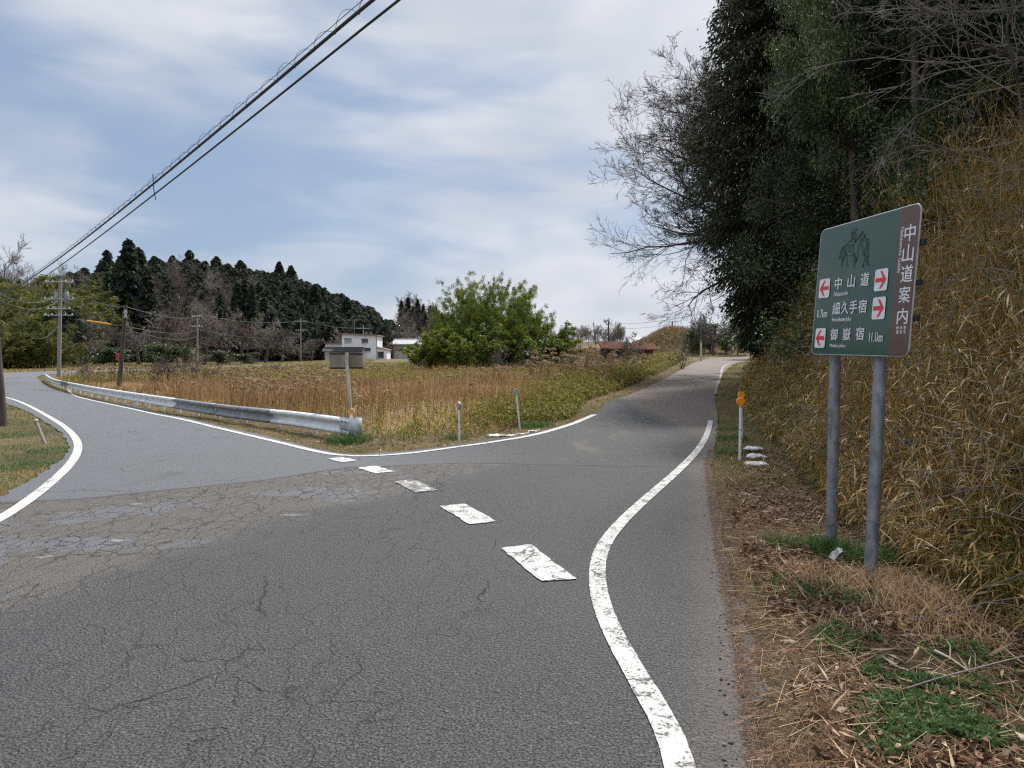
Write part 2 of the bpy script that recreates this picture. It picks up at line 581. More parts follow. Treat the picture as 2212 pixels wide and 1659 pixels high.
# ------------------------------------------------------------------ asphalt
def road_nodes(t):
    """colour and height of the asphalt, by where on the road it lies"""
    pos = t.n('ShaderNodeNewGeometry').outputs['Position']
    sp = t.n('ShaderNodeSeparateXYZ', {0: pos})
    X, Y = sp.outputs[0], sp.outputs[1]
    flat = t.n('ShaderNodeCombineXYZ', {0: X, 1: Y, 2: 0.0}).outputs[0]
    wob = t.math('SUBTRACT', t.noise(flat, 1.6, 4.0, .6), .5)
    wob2 = t.math('SUBTRACT', t.noise(flat, .55, 3.0, .5), .5)
    # seam between the newer bluish road and the old junction
    seam = t.curve(X, -9, 5, [(-9, 6.6), (-5, 7.7), (-3.3, 8.95), (-2.5, 10.0), (-.74, 10.5), (2.9, 10.0), (5, 9.6)], 5, 12)
    sd_ = t.math('SUBTRACT', t.math('ADD', Y, t.math('MULTIPLY', wob, .22)), seam)
    newer = t.ss(sd_, -.08, .2)
    # the newer surface belongs to the left hand road
    lw = t.ss(t.math('ADD', t.math('MULTIPLY', Y, .35), t.math('MULTIPLY', X, 1.0)), 5.0, 1.0)
    blue = t.math('MULTIPLY', newer, lw)
    # worn brown patch to the left of a slanting line
    xl = t.curve(Y, 2, 11, [(2, -3.9), (4.2, -3.2), (5.2, -2.75), (6.7, -2.2), (8, -1.5), (9.4, -.7), (11, -.2)], -5, 1)
    pd = t.math('SUBTRACT', t.math('ADD', X, t.math('ADD', t.math('MULTIPLY', wob, 1.1), t.math('MULTIPLY', wob2, 1.2))), xl)
    patch = t.math('MULTIPLY', t.ss(pd, .35, -.5), t.math('SUBTRACT', 1.0, newer))
    # aggregate
    g1 = t.noise(flat, 85.0, 3.0, .75)
    g2 = t.n('ShaderNodeTexVoronoi', {'Vector': flat, 'Scale': 62.0}, feature='F1').outputs['Distance']
    g3 = t.noise(flat, 26.0, 4.0, .7)
    g4 = t.n('ShaderNodeTexVoronoi', {'Vector': flat, 'Scale': 115.0}, feature='F1')
    stone = t.n('ShaderNodeSeparateColor', {0: g4.outputs['Color']}).outputs[0]
    dark = t.mix(t.ss(g1, .38, .61), (.009, .0097, .0105), (.098, .101, .103))
    dark = t.mix(t.math('MULTIPLY', t.ss(stone, .86, .97), .35), dark, (.22, .21, .20))
    tan = t.mix(t.ss(g1, .36, .64), (.06, .053, .046), (.19, .168, .145))
    blu = t.mix(t.ss(g1, .36, .64), (.058, .062, .070), (.175, .183, .199))
    c = t.mix(blue, dark, blu)
    c = t.mix(t.math('MULTIPLY', patch, .68), c, tan)
    # grey repair blobs inside the patch
    rb = t.n('ShaderNodeMapping', {0: flat, 1: (.3, .9, 0), 2: (0, 0, R(28)), 3: (.65, 1.35, 1)}).outputs[0]
    blob = t.math('MULTIPLY', t.ss(t.noise(rb, .95, 5.0, .62, .4), .55, .60), patch)
    c = t.mix(t.math('MULTIPLY', blob, .75), c, (.13, .139, .155))
    # a few scraps of very old paint
    ob = t.math('MULTIPLY', t.ss(t.noise(rb, 2.3, 3.0, .5, .3), .68, .70), patch)
    c = t.mix(t.math('MULTIPLY', ob, .6), c, (.36, .36, .36))
    # slow changes of tone, wheel tracks, oil and dust
    slow = t.noise(flat, .33, 4.0, .55)
    c = t.mix(t.math('MULTIPLY', t.ss(slow, .42, .75), .22), c, (.105, .103, .098))
    c = t.mix(t.math('MULTIPLY', t.ss(t.noise(flat, .9, 4.0, .6), .58, .8), .5), c, (.042, .042, .042))
    axis = t.curve(Y, 12, 76, [(12, 1.2), (19.6, 3.6), (32, 7.75), (47, 12.7), (60, 17.6), (76, 24)], 0, 26)
    dx = t.math('SUBTRACT', X, axis)
    stv = t.n('ShaderNodeMapping', {0: flat, 2: (0, 0, R(17)), 3: (1.4, .32, 1)}).outputs[0]
    dust = t.math('MULTIPLY', t.ss(t.math('ABSOLUTE', dx), .75, .1), t.ss(t.noise(stv, 1.3, 4.0, .6), .45, .68))
    dust = t.math('MULTIPLY', dust, t.ss(Y, 9, 13))
    c = t.mix(t.math('MULTIPLY', dust, .26), c, (.25, .215, .13))
    brownd = t.math('MULTIPLY', t.ss(t.noise(stv, .5, 4.0, .6), .45, .65), t.math('MULTIPLY', t.ss(Y, 19, 25), t.ss(t.math('ABSOLUTE', t.math('SUBTRACT', dx, .4)), 1.5, .4)))
    c = t.mix(t.math('MULTIPLY', brownd, .5), c, (.06, .043, .038))  # darker brown streaks along the middle of the rising road
    # grit washed to the right hand edge
    er = t.curve(Y, 0, 14, [(0, .85), (2.6, 1.0), (3.5, 1.22), (4.5, 1.5), (5.6, 1.75), (7.4, 2.2), (10.2, 2.95), (14, 4.1)], 0, 5)
    de = t.math('SUBTRACT', er, t.math('ADD', X, t.math('MULTIPLY', wob, .35)))
    c = t.mix(t.math('MULTIPLY', t.ss(de, .5, -.15), .55), c, t.mix(t.ss(g3, .35, .6), (.13, .10, .078), (.24, .19, .15)))
    # cracks: fine net in the patch, long thin ones elsewhere
    wv = t.n('ShaderNodeVectorMath', {0: flat, 1: t.n('ShaderNodeVectorMath', {0: t.n('ShaderNodeTexNoise', {'Vector': flat, 'Scale': 3.0, 'Detail': 4.0}).outputs['Color'], 3: .28}, operation='SCALE').outputs[0]}, operation='ADD').outputs[0]
    st1 = t.n('ShaderNodeMapping', {0: wv, 2: (0, 0, R(0)), 3: (1.35, .62, 1)}).outputs[0]
    v1 = t.n('ShaderNodeTexVoronoi', {'Vector': st1, 'Scale': 5.2}, feature='DISTANCE_TO_EDGE').outputs[0]
    v2 = t.n('ShaderNodeTexVoronoi', {'Vector': wv, 'Scale': .42}, feature='DISTANCE_TO_EDGE').outputs[0]
    v3 = t.n('ShaderNodeTexVoronoi', {'Vector': st1, 'Scale': 3.4}, feature='DISTANCE_TO_EDGE').outputs[0]
    k1 = t.math('MULTIPLY', t.ss(v1, .034, .012), t.math('MULTIPLY', patch, t.ss(t.noise(flat, 1.1, 2.0), .32, .5)))
    k3 = t.math('MULTIPLY', t.ss(v3, .012, .004), t.math('MULTIPLY', t.math('MULTIPLY', t.ss(X, .8, -1.2), t.math('SUBTRACT', 1.0, newer)), t.ss(t.noise(flat, .9, 2.0), .40, .52)))
    k2 = t.math('MULTIPLY', t.ss(v2, .0028, .001), t.ss(t.noise(flat, .8, 2.0), .5, .62))
    ks = t.ss(t.math('ABSOLUTE', sd_), .035, .008)
    k = t.math('MAXIMUM', t.math('MAXIMUM', t.math('MULTIPLY', k1, .8), t.math('MULTIPLY', k3, .55)), t.math('MAXIMUM', k2, t.math('MULTIPLY', ks, .75)))
    c = t.mix(t.math('MULTIPLY', k, .85), c, (.018, .018, .018))
    hgt = t.math('ADD', t.math('MULTIPLY', g1, .7), t.math('ADD', t.math('MULTIPLY', g2, .8), t.math('MULTIPLY', k, -1.6)))
    return c, hgt, k, flat


def asphalt_material():
    m, t = mat('asphalt')
    c, hg, k, fl = road_nodes(t)
    finish(t, bsdf(t, c, .82, 0, bump(t, hg, .9, .02), .4))
    return m


def paint_material(name, wear):
    """white line paint, chipped by cracks and worn through to the asphalt below"""
    m, t = mat(name)
    c, hg, k, fl = road_nodes(t)
    n1 = t.noise(fl, 7.0, 6.0, .7)
    n2 = t.noise(fl, 42.0, 4.0, .75)
    v = t.n('ShaderNodeVectorMath', {0: fl, 1: t.n('ShaderNodeVectorMath', {0: t.n('ShaderNodeTexNoise', {'Vector': fl, 'Scale': 9.0, 'Detail': 4.0}).outputs['Color'], 3: .12}, operation='SCALE').outputs[0]}, operation='ADD').outputs[0]
    ck = t.n('ShaderNodeTexVoronoi', {'Vector': v, 'Scale': 3.6}, feature='DISTANCE_TO_EDGE').outputs[0]
    crack = t.math('MULTIPLY', t.ss(ck, .035, .014), t.ss(t.noise(fl, 1.7, 2.0), .52, .60))
    chip = t.ss(t.math('ADD', t.math('MULTIPLY', n1, .45), t.math('MULTIPLY', n2, .55)), wear, wear + .03)
    gone = t.math('MAXIMUM', crack, chip)
    col = t.mix(t.ss(n1, .3, .75), (.50, .50, .485), (.34, .34, .325))
    col = t.mix(t.math('MULTIPLY', t.ss(t.noise(fl, 150.0, 2.0), .5, .75), .25), col, (.35, .35, .34))
    finish(t, bsdf(t, t.mix(gone, col, c), .7, 0, bump(t, t.math('ADD', t.math('MULTIPLY', hg, .5), t.math('MULTIPLY', gone, -1.0)), .5, .008), .4))
    return m


def draped(name, poly, material, lift, cell):
    """a flat polygon cut small and laid over the ground"""
    bm = bmesh.new()
    vs = [bm.verts.new((x, y, 0)) for x, y in poly]
    es = [bm.edges.new((vs[i], vs[(i + 1) % len(vs)])) for i in range(len(vs))]
    bmesh.ops.triangle_fill(bm, use_beauty=True, use_dissolve=False, edges=es)
    for it in range(9):
        long_ = [e for e in bm.edges if (e.verts[0].co - e.verts[1].co).length > cell * (1 + .035 * max(0, .5 * (e.verts[0].co.y + e.verts[1].co.y)))]
        if not long_:
            break
        bmesh.ops.subdivide_edges(bm, edges=long_, cuts=1)
        bmesh.ops.triangulate(bm, faces=[f for f in bm.faces if len(f.verts) > 3])
    co = np.array([v.co[:] for v in bm.verts])
    z = h(co[:, 0], co[:, 1]) + lift
    for v, zz in zip(bm.verts, z):
        v.co.z = zz
    bmesh.ops.recalc_face_normals(bm, faces=bm.faces)
    me = bpy.data.meshes.new(name)
    bm.to_mesh(me)
    bm.free()
    if len(me.polygons) and me.polygons[0].normal.z < 0:
        me.flip_normals()
    me.polygons.foreach_set('use_smooth', np.ones(len(me.polygons), bool))
    me.materials.append(material)
    o = bpy.data.objects.new(name, me)
    C.objects.link(o)
    return tag(o, kind='structure')


road = draped('road', outline, asphalt_material(), .012, 1.1)

PAINT = paint_material('line_paint', .60)
PAINT_WORN = paint_material('worn_line_paint', .535)
PAINT_OLD = paint_material('old_line_paint', .47)


def ribbon(name, pts, width, material, lift=.020, n=14):
    """painted line of constant width along ground points"""
    P = catmull(pts, n)
    for _ in range(3):                       # even out the hand of the line painter
        Pp = np.vstack([2 * P[0] - P[1:9][::-1], P, 2 * P[-1] - P[-9:-1][::-1]])
        P = np.vstack([P[:1], np.stack([np.convolve(Pp[:, k], np.ones(17) / 17, 'valid') for k in (0, 1)], 1)[1:-1], P[-1:]])
    T = nrm(np.gradient(P, axis=0))
    Nn = np.stack([-T[:, 1], T[:, 0]], 1)
    rg = np.random.default_rng(len(P))
    wl = width / 2 * (1 + rg.normal(0, .02, len(P)))[:, None]
    cols = np.linspace(-1, 1, 4)
    V = []
    for k in cols:
        q = P + Nn * wl * k
        V.append(np.stack([q[:, 0], q[:, 1], h(q[:, 0], q[:, 1]) + lift], 1))
    V = np.stack(V, 1)
    n_, m_ = V.shape[:2]
    ix = np.arange(n_ * m_).reshape(n_, m_)
    Qd = np.stack([ix[:-1, :-1], ix[1:, :-1], ix[1:, 1:], ix[:-1, 1:]], -1).reshape(-1, 4)
    o = mesh_np(name, V.reshape(-1, 3), Qd[:, ::-1], material)
    return tag(o, kind='structure')


# right hand edge line, near part
ribbon('edge_line', [gxy(*p) for p in ((1535, 910), (1528, 945), (1502, 985), (1440, 1042), (1372, 1100), (1322, 1152), (1299, 1190), (1290, 1225), (1290, 1270), (1301, 1320), (1328, 1385), (1366, 1450), (1421, 1550), (1480, 1656))] + [(.5, 1.6), (-.1, -2), (-1.4, -8)], .122, PAINT_WORN)
ribbon('edge_line', [gxy(*p) for p in ((1545, 852), (1549, 832), (1560, 812))] + [(16.0, 52.5), (19.6, 62)], .13, PAINT_OLD)
# line along the left of the rising road and round the tip of the junction
ribbon('edge_line', [gxy(*p) for p in ((1284, 897), (1225, 921), (1162, 941), (1100, 951))], .16, PAINT)
ribbon('edge_line', [gxy(*p) for p in ((1098, 951), (1040, 961), (978, 968), (922, 977), (860, 984), (800, 987), (742, 988), (690, 979), (640, 967), (600, 956.5), (520, 938), (450, 921), (370, 902), (300, 886.5), (205, 867.5), (150, 854))] + [(-27.5, 42.5)], .14, PAINT)
# outer line of the left hand road
ribbon('edge_line', [(-9.5, .9), (-6.2, 2.6), (-4.9, 4.2), (-4.75, 5.5)] + [gxy(*p) for p in ((-6, 1130), (60, 1086), (118, 1040), (158, 1001), (172, 970), (165, 946), (132, 915), (82, 886), (14, 854))] + [(-27.0, 35.0)], .135, PAINT)


def dash(corners, material):
    P = [gxy(*F(x, y)) for x, y in corners]
    rg = np.random.default_rng(int(corners[0][0]))
    out = []
    for i in range(4):
        a, b = np.array(P[i]), np.array(P[(i + 1) % 4])
        for t in np.linspace(0, 1, 9, endpoint=False):
            out.append(a + (b - a) * t + rg.normal(0, .008, 2))
    draped('road_dash', out, material, .021, .3)


dash([(2002, 2200), (2125, 2189), (2306, 2328), (2166, 2340)], PAINT_WORN)
dash([(1762, 2032), (1858, 2021), (1988, 2092), (1877, 2106)], PAINT_WORN)
dash([(1578, 1933), (1655, 1924), (1752, 1967), (1661, 1978)], PAINT_OLD)
dash([(1430, 1877), (1502, 1868), (1577, 1891), (1500, 1900)], PAINT)
dash([(1309, 1840), (1368, 1833), (1430, 1847), (1368, 1855)], PAINT_WORN)

# ------------------------------------------------------------------ guide sign
def colour(name, col, rough=.35, coat=0.0, n=.06):
    m, t = mat(name)
    v = t.n('ShaderNodeTexCoord').outputs['Object']
    nz = t.noise(v, 9.0, 4.0)
    c2 = tuple(min(1, c * (1 + n * 3) + .004) for c in col)
    b = t.n('ShaderNodeBsdfPrincipled', {'Base Color': t.mix(t.ss(nz, .3, .75), col, c2), 'Roughness': rough, 'Coat Weight': coat, 'Coat Roughness': .1})
    finish(t, b.outputs[0])
    return m


M['sign_green'] = colour('sign_green', (.005, .050, .027), .5, .7)
M['sign_brown'] = colour('sign_brown', (.090, .042, .028), .55, .45)
M['sign_white'] = colour('sign_white', (.70, .70, .70), .45, .3, .03)
M['sign_red'] = colour('sign_red', (.60, .018, .02), .45, .3, .03)
M['sign_ink'] = colour('sign_ink', (.006, .012, .010), .6)
M['sign_edge'] = colour('sign_edge', (.32, .33, .34), .5)

# board corners in the world, found from the four corners in the photograph
SW, SH = 1.2, 1.07
BL = at(1758, 763.5, 6.0)
TL = at(1770, 500, 6.0)
BR = at(1956.5, 769, 4.82)
TR = at(1991.5, 440, 4.82)
SU = nrm((BR - BL) + (TR - TL))
SV = (TL - BL) + (TR - BR)
SV = nrm(SV - SU * np.dot(SV, SU))
SN = np.cross(SU, SV)                       # out of the face, towards the road
SC = (BL + BR + TL + TR) / 4 - SU * SW / 2 - SV * SH / 2


def B(u, v, d=0.0):
    return SC + SU * u + SV * v + SN * d


def rounded(u0, v0, u1, v1, r, n=6):
    out = []
    for cx, cy, a0 in ((u1 - r, v0 + r, -90), (u1 - r, v1 - r, 0), (u0 + r, v1 - r, 90), (u0 + r, v0 + r, 180)):
        for k in range(n + 1):
            a = R(a0 + 90 * k / n)
            out.append((cx + r * math.cos(a), cy + r * math.sin(a)))
    return out


base_a, base_b = G(1795, 1184), G(1880, 1247)
sign = thing('guide_sign', 'green and brown road guide sign with red arrows and white writing on two grey posts', 'road sign', (base_a + base_b) / 2)
mb = MB()
mb.slab([B(u, v, -.012) for u, v in rounded(0, 0, SW, SH, .055)], SN * .012)
mb.build('panel', M['sign_green'], sign)
mb = MB()
rr = rounded(0, 0, SW, SH, .055)
strip = [(1.0, 0.0)] + [p for p in rr if p[0] > 1.0] + [(1.0, SH)]
mb.slab([B(u, v, .0012) for u, v in strip], SN * .0012)
mb.build('side_strip', M['sign_brown'], sign)
mb = MB()
for i in range(len(rr)):
    a, b = rr[i], rr[(i + 1) % len(rr)]
    mb.tube([B(a[0], a[1], -.006), B(b[0], b[1], -.006)], .0075, 6, False)
mb.build('rim', M['sign_edge'], sign)
for ba, u in ((base_a, .22), (base_b, .80)):
    mb = MB()
    top = B(u, SH - .09, -.085)
    low = B(u, .02, -.085)
    p0 = np.array(ba) - np.array([0, 0, .25])
    mb.tube([p0, ba, low, top], .046, 18)
    mb.build('post', M['galv'], sign)
for v in (.80, .52, .27):
    mb = MB()
    mb.slab([B(.06, v - .02, -.014), B(1.14, v - .02, -.014), B(1.14, v + .02, -.014), B(.06, v + .02, -.014)], SN * -.028)
    mb.slab([B(1.10, v - .02, -.0145), B(1.235, v - .02, -.0145), B(1.235, v + .02, -.0145), B(1.10, v + .02, -.0145)], SN * -.03)
    mb.build('bracket', M['cable'], sign)


def glyphs(body):
    cu = bpy.data.curves.new('lettering', 'FONT')
    cu.body = body
    cu.resolution_u = 2
    o = bpy.data.objects.new('lettering', cu)
    C.objects.link(o)
    bpy.context.view_layer.update()
    me = o.evaluated_get(bpy.context.evaluated_depsgraph_get()).to_mesh()
    V = np.array([v.co[:2] for v in me.vertices])
    Fc = [tuple(p.vertices) for p in me.polygons]
    bpy.data.objects.remove(o)
    bpy.data.curves.remove(cu)
    return V, Fc


def lettering(lines, vertical=False):
    """lines: (text, u0, v0, u1, v1) each fitted to its box on the board"""
    mb = MB()
    for body, u0, v0, u1, v1 in lines:
        V, Fc = glyphs(body)
        lo, hi = V.min(0), V.max(0)
        W = (V - lo) / (hi - lo)
        # heavier strokes: the same outline laid three times, a hair apart
        e = .016 * (u1 - u0 if len(body) == 1 else (v1 - v0) * .9 if not vertical else (u1 - u0) * .9)
        for q_, (ex, ey) in enumerate(((0, 0), (e, e * .5), (-e, -e * .5))):
            dd = .0045 + .00025 * q_
            if vertical:
                P = [B(u0 + ex + (u1 - u0) * q[1], v1 + ey - (v1 - v0) * q[0], dd) for q in W]
            else:
                P = [B(u0 + ex + (u1 - u0) * q[0], v0 + ey + (v1 - v0) * q[1], dd) for q in W]
            mb.add(P, Fc)
    return mb.build('lettering', M['sign_white'], sign, fix=False)


lettering([('中', 1.068, .815, 1.176, .937), ('山', 1.066, .672, 1.174, .795), ('道', 1.066, .528, 1.184, .648), ('案', 1.064, .380, 1.178, .498), ('内', 1.066, .230, 1.172, .342)])
lettering([('Nakasendo Guide', 1.024, .60, 1.060, .927)], True)
lettering([('岐', 1.066, .191, 1.093, .216), ('阜', 1.104, .191, 1.130, .216), ('県', 1.141, .191, 1.167, .216), ('瑞', 1.066, .160, 1.093, .186), ('浪', 1.104, .160, 1.130, .186), ('市', 1.141, .160, 1.167, .186)])
lettering([('中', .272, .539, .366, .637), ('山', .444, .541, .536, .643), ('道', .609, .540, .711, .643)])
lettering([('Nakasendo', .276, .483, .460, .519)])
lettering([('細', .270, .331, .368, .433), ('久', .386, .331, .482, .433), ('手', .497, .331, .594, .433), ('宿', .610, .329, .710, .433)])
lettering([('Hosokute-Juku', .275, .262, .530, .308)])
lettering([('0.7km', .050, .314, .197, .382)])
lettering([('御', .269, .117, .367, .215), ('嶽', .438, .117, .537, .217), ('宿', .607, .118, .706, .218)])
lettering([('Mitake-Juku', .272, .052, .484, .089)])
lettering([('11.1km', .774, .104, .927, .174)])
for (u0, v0, u1, v1, s) in ((.048, .481, .202, .643, -1), (.780, .486, .927, .650, 1), (.781, .273, .927, .440, 1), (.050, .054, .198, .222, -1)):
    mb = MB()
    mb.slab([B(u, v, .0045) for u, v in rounded(u0, v0, u1, v1, .018, 4)], SN * .0012)
    pl = mb.build('arrow_plate', M['sign_white'], sign)
    cx, cy = (u0 + u1) / 2, (v0 + v1) / 2
    a, b = (u1 - u0) * .42, (v1 - v0) * .40
    shp = [(1, 0), (.12, -1), (-.22, -1), (.30, -.24), (-1, -.24), (-1, .24), (.30, .24), (-.22, 1), (.12, 1)]
    mb = MB()
    mb.slab([B(cx + s * p * a, cy + q * b, .0062) for p, q in shp], SN * .0012)
    mb.build('arrow', M['sign_red'], pl)

# homography from the enlarged photograph of the board to board coordinates
_src = [(183, 352), (1192, 82), (1062, 1577), (135, 1541)]
_dst = [(0, 1.07), (1.2, 1.07), (1.2, 0), (0, 0)]
_A, _b = [], []
for (x, y), (u, v) in zip(_src, _dst):
    _A += [[x, y, 1, 0, 0, 0, -u * x, -u * y], [0, 0, 0, x, y, 1, -v * x, -v * y]]
    _b += [u, v]
HM = np.append(np.linalg.solve(np.array(_A, float), np.array(_b, float)), 1).reshape(3, 3)


def Zs(x, y):
    p = HM @ np.array([x, y, 1.0])
    return B(p[0] / p[2], p[1] / p[2], .002)


DRAW = [
    # rider: hat, back, robe, knees
    [(488, 392), (492, 362), (512, 340), (532, 332), (541, 346), (530, 362), (508, 374), (488, 392)],
    [(517, 372), (506, 388), (496, 420), (484, 452), (462, 478), (440, 500)], [(527, 370), (536, 396), (534, 430), (524, 470), (512, 492)],
    [(512, 388), (516, 420), (500, 446), (488, 470)], [(440, 500), (470, 506), (512, 492)], [(498, 430), (520, 440), (528, 452)],
    # saddle bags
    [(408, 514), (438, 504), (514, 504), (516, 552), (484, 566), (436, 560), (410, 540), (408, 514)], [(436, 506), (440, 558)], [(474, 506), (476, 564)], [(412, 530), (514, 528)],
    # horse: back, tail, hind legs
    [(438, 504), (414, 510), (400, 540), (396, 590), (402, 640), (404, 700), (400, 716), (414, 716)], [(406, 520), (390, 550), (382, 590), (370, 620), (376, 638), (392, 600)],
    [(412, 552), (418, 600), (412, 640), (410, 700)], [(436, 562), (446, 600), (452, 640), (456, 690), (452, 706), (468, 704)], [(430, 562), (434, 600), (414, 650)],
    [(446, 584), (456, 606), (500, 610), (512, 598)],
    # front legs and breast
    [(500, 576), (516, 590), (524, 630), (520, 660), (524, 706), (520, 720), (538, 720)], [(520, 580), (536, 610), (540, 650), (530, 690), (530, 706)],
    [(540, 620), (544, 660), (526, 668)], [(556, 560), (560, 600), (556, 640), (538, 676)],
    # neck, mane and head
    [(520, 476), (540, 450), (566, 416), (590, 384), (608, 362)], [(528, 470), (552, 446), (582, 410), (600, 388)], [(608, 362), (604, 384), (622, 396), (634, 436), (632, 462), (614, 466), (602, 446), (592, 440), (584, 452)],
    [(584, 452), (578, 490), (566, 540), (552, 570)], [(590, 420), (612, 426), (634, 436)], [(602, 446), (616, 424), (620, 400)], [(596, 462), (600, 520), (612, 580), (630, 612), (648, 600)],
    # groom
    [(644, 452), (656, 440), (668, 452), (668, 478), (652, 490), (644, 470), (644, 452)], [(646, 486), (634, 530), (626, 580), (620, 612), (664, 618)], [(664, 484), (666, 530), (660, 570), (668, 600), (664, 618)],
    [(648, 500), (654, 540), (644, 560)], [(626, 586), (646, 590), (660, 576)],
    [(622, 622), (636, 630), (624, 670), (614, 700), (606, 710), (616, 720), (624, 700)], [(640, 626), (660, 622), (662, 660), (672, 688), (680, 700), (658, 706), (654, 680), (644, 640)],
]
mb = MB()
for pl_ in DRAW:
    P = [Zs(x, y) for x, y in pl_]
    for a, b in zip(P[:-1], P[1:]):
        s = np.cross(nrm(b - a), SN) * 0.0016
        e = nrm(b - a) * .0012
        mb.slab([a - e + s, b + e + s, b + e - s, a - e - s], SN * (.0008 + .0001 * (len(mb.f) % 7)))
mb.build('line_drawing', M['sign_ink'], sign)


# ------------------------------------------------------------------ delineators
def disc(mb, c, nrm_, r, th, n=24):
    nrm_ = nrm(np.asarray(nrm_, float))
    a = nrm(np.cross(nrm_, [0, 0, 1.0]))
    b = np.cross(nrm_, a)
    mb.slab([c + r * (math.cos(2 * math.pi * k / n) * a + math.sin(2 * math.pi * k / n) * b) for k in range(n)], nrm_ * th)


def delineator(label, base, top, face, front, group, rad=.062):
    base, top, face = np.array(base), np.array(top), nrm(np.array(face, float))
    t = thing('delineator', label, 'road reflector', base, group)
    mb = MB()
    mb.tube([base - [0, 0, .1], base + (top - base) * .97], .022, 14)
    mb.build('post', M['white_paint'], t)
    mb = MB()
    mb.tube([base + (top - base) * .52, base + (top - base) * .545], .0228, 14)
    mb.build('band', M['old_wood'], t)
    c = top
    mb = MB()
    disc(mb, c - face * .035, face, rad, .05)
    mb.tube([c - [0, 0, rad + .03], c - [0, 0, rad - .006]], .027, 12)
    hd = mb.build('reflector_case', M['amber'] if front else M['disc_back'], t, bevel=.004)
    mb = MB()
    disc(mb, c + face * .0155, face, rad * .86, .008)
    mb.build('lens', M['amber'], hd)
    return t


b1 = G(*F(2959, 1848))
delineator('round amber reflector on white post in front of the white sandbags', b1, at(*F(2963, 1606), b1[1]), (-.05, -1, .05), True, 'road reflector posts', .064)
b2 = G(*F(2969, 1764))
delineator('round amber reflector on white post half hidden behind a nearer one', b2, at(*F(2965, 1580), b2[1]), (-.15, -1, .05), True, 'road reflector posts', .068)
b3 = G(*F(1838, 1767))
delineator('white post with its grey disc seen almost edge on, by the tall grass', b3, at(*F(1836, 1620), b3[1]), (.86, .5, 0), False, 'road reflector posts', .068)
b4 = G(*F(2082, 1718))
delineator('leaning white post with grey disc facing the camera, above the flat sandbags', b4, at(*F(2064, 1566), b4[1]), (-.1, 1, 0), False, 'road reflector posts', .072)

s0 = G(*F(181, 1778))
s1 = at(*F(144, 1687), s0[1] + .1)
st = thing('marker_stake', 'short grey stake leaning to the left in the left grass verge', 'stake', s0)
mb = MB()
mb.tube([s0 - (s1 - s0) * .1, s1], .03, 8)
mb.build('stake', M['concrete'], st)
mb = MB()
mb.tube([s1, s1 + nrm(s1 - s0) * .05], .045, 8)
mb.build('cap', M['old_wood'], st)

# ------------------------------------------------------------------ guardrail
rail_px = ((351.5, 419.7, .44), (300, 413, .42), (250, 408, .38), (220, 404.8, .36), (169.5, 398, .33), (113, 390, .30), (79, 384.4, .28), (53, 378.75, .28), (45.5, 374.2, .36))
RPTS = []
for u, v, z in rail_px:
    Y = (1.6 - z) * FPX / (v - HOR)
    RPTS.append(((u - 512) / FPX * Y, Y, z + .02))
RC = catmull(np.array(RPTS), 24)
seg = np.concatenate([[0], np.cumsum(np.linalg.norm(np.diff(RC[:, :2], axis=0), axis=1))])


def rail_at(s):
    return np.array([np.interp(s, seg, RC[:, k]) for k in range(3)])


def rail_side(s):
    d = rail_at(min(s + .3, seg[-1])) - rail_at(max(s - .3, 0))
    d[2] = 0
    d = nrm(d)
    return d, np.array([-d[1], d[0], 0.0]) * -1      # along, away from the road (field side)


guard = thing('guardrail', 'long galvanised steel guardrail curving along the left hand road', 'guardrail', (RPTS[0][0], RPTS[0][1], h(RPTS[0][0], RPTS[0][1])))
BH = .35
PROF = [(0.030, 0), (0.0, .02), (0.0, .075), (.055, .12), (.068, .5), (.055, .88), (.0, .925), (0.0, .98), (.03, 1)]
PROF = [(.01, 0), (-.06, .07), (-.075, .16), (-.06, .28), (0.015, .40), (.02, .60), (-.06, .72), (-.075, .84), (-.06, .93), (.01, 1.0)]
L_ = 4.0
k = 0
s = .0
while s < seg[-1] - .5:
    e = min(s + L_, seg[-1])
    if seg[-1] - e < 1:
        e = seg[-1]
    ss2 = np.linspace(s, e + .06, 9)
    V, Fc = [], []
    for q in ss2:
        p = rail_at(min(q, seg[-1]))
        d, sd2 = rail_side(q)
        if q > seg[-1]:
            p = p + d * (q - seg[-1])
        off = .003 * (k % 2)
        for (o_, hh) in PROF:
            V.append(p + sd2 * (o_ + off) + np.array([0, 0, -BH * (1 - hh)]))
    m_ = len(PROF)
    for i in range(8):
        for j in range(m_ - 1):
            Fc.append((i * m_ + j, (i + 1) * m_ + j, (i + 1) * m_ + j + 1, i * m_ + j + 1))
    mb = MB()
    mb.add(V, Fc, True)
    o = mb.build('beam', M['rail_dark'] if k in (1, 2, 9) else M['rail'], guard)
    sol = o.modifiers.new('solid', 'SOLIDIFY')
    sol.thickness = .005
    for du in (.12, .26):
        p = rail_at(s + du)
        d, sd2 = rail_side(s + du)
        for hh in (.16, .84):
            mbb = MB()
            disc(mbb, p + sd2 * -.078 + np.array([0, 0, -BH * (1 - hh)]), -sd2, .014, .008, 8)
            mbb.build('bolt', M['cable'], o)
    k += 1
    s = e
for q in np.arange(2.0, seg[-1], 2.0):
    p = rail_at(q)
    d, sd2 = rail_side(q)
    c = p + sd2 * .10
    zg = float(h(c[0], c[1]))
    mb = MB()
    mb.tube([(c[0], c[1], zg - .1), (c[0], c[1], p[2] - .06)], .057, 12)
    po = mb.build('post', M['white_paint'], guard)
    mb = MB()
    mb.slab([p + sd2 * .016 + d * a + np.array([0, 0, b]) for a, b in ((-.05, -.22), (.05, -.22), (.05, -.11), (-.05, -.11))], sd2 * .03)
    mb.build('block', M['grey_metal'], po)
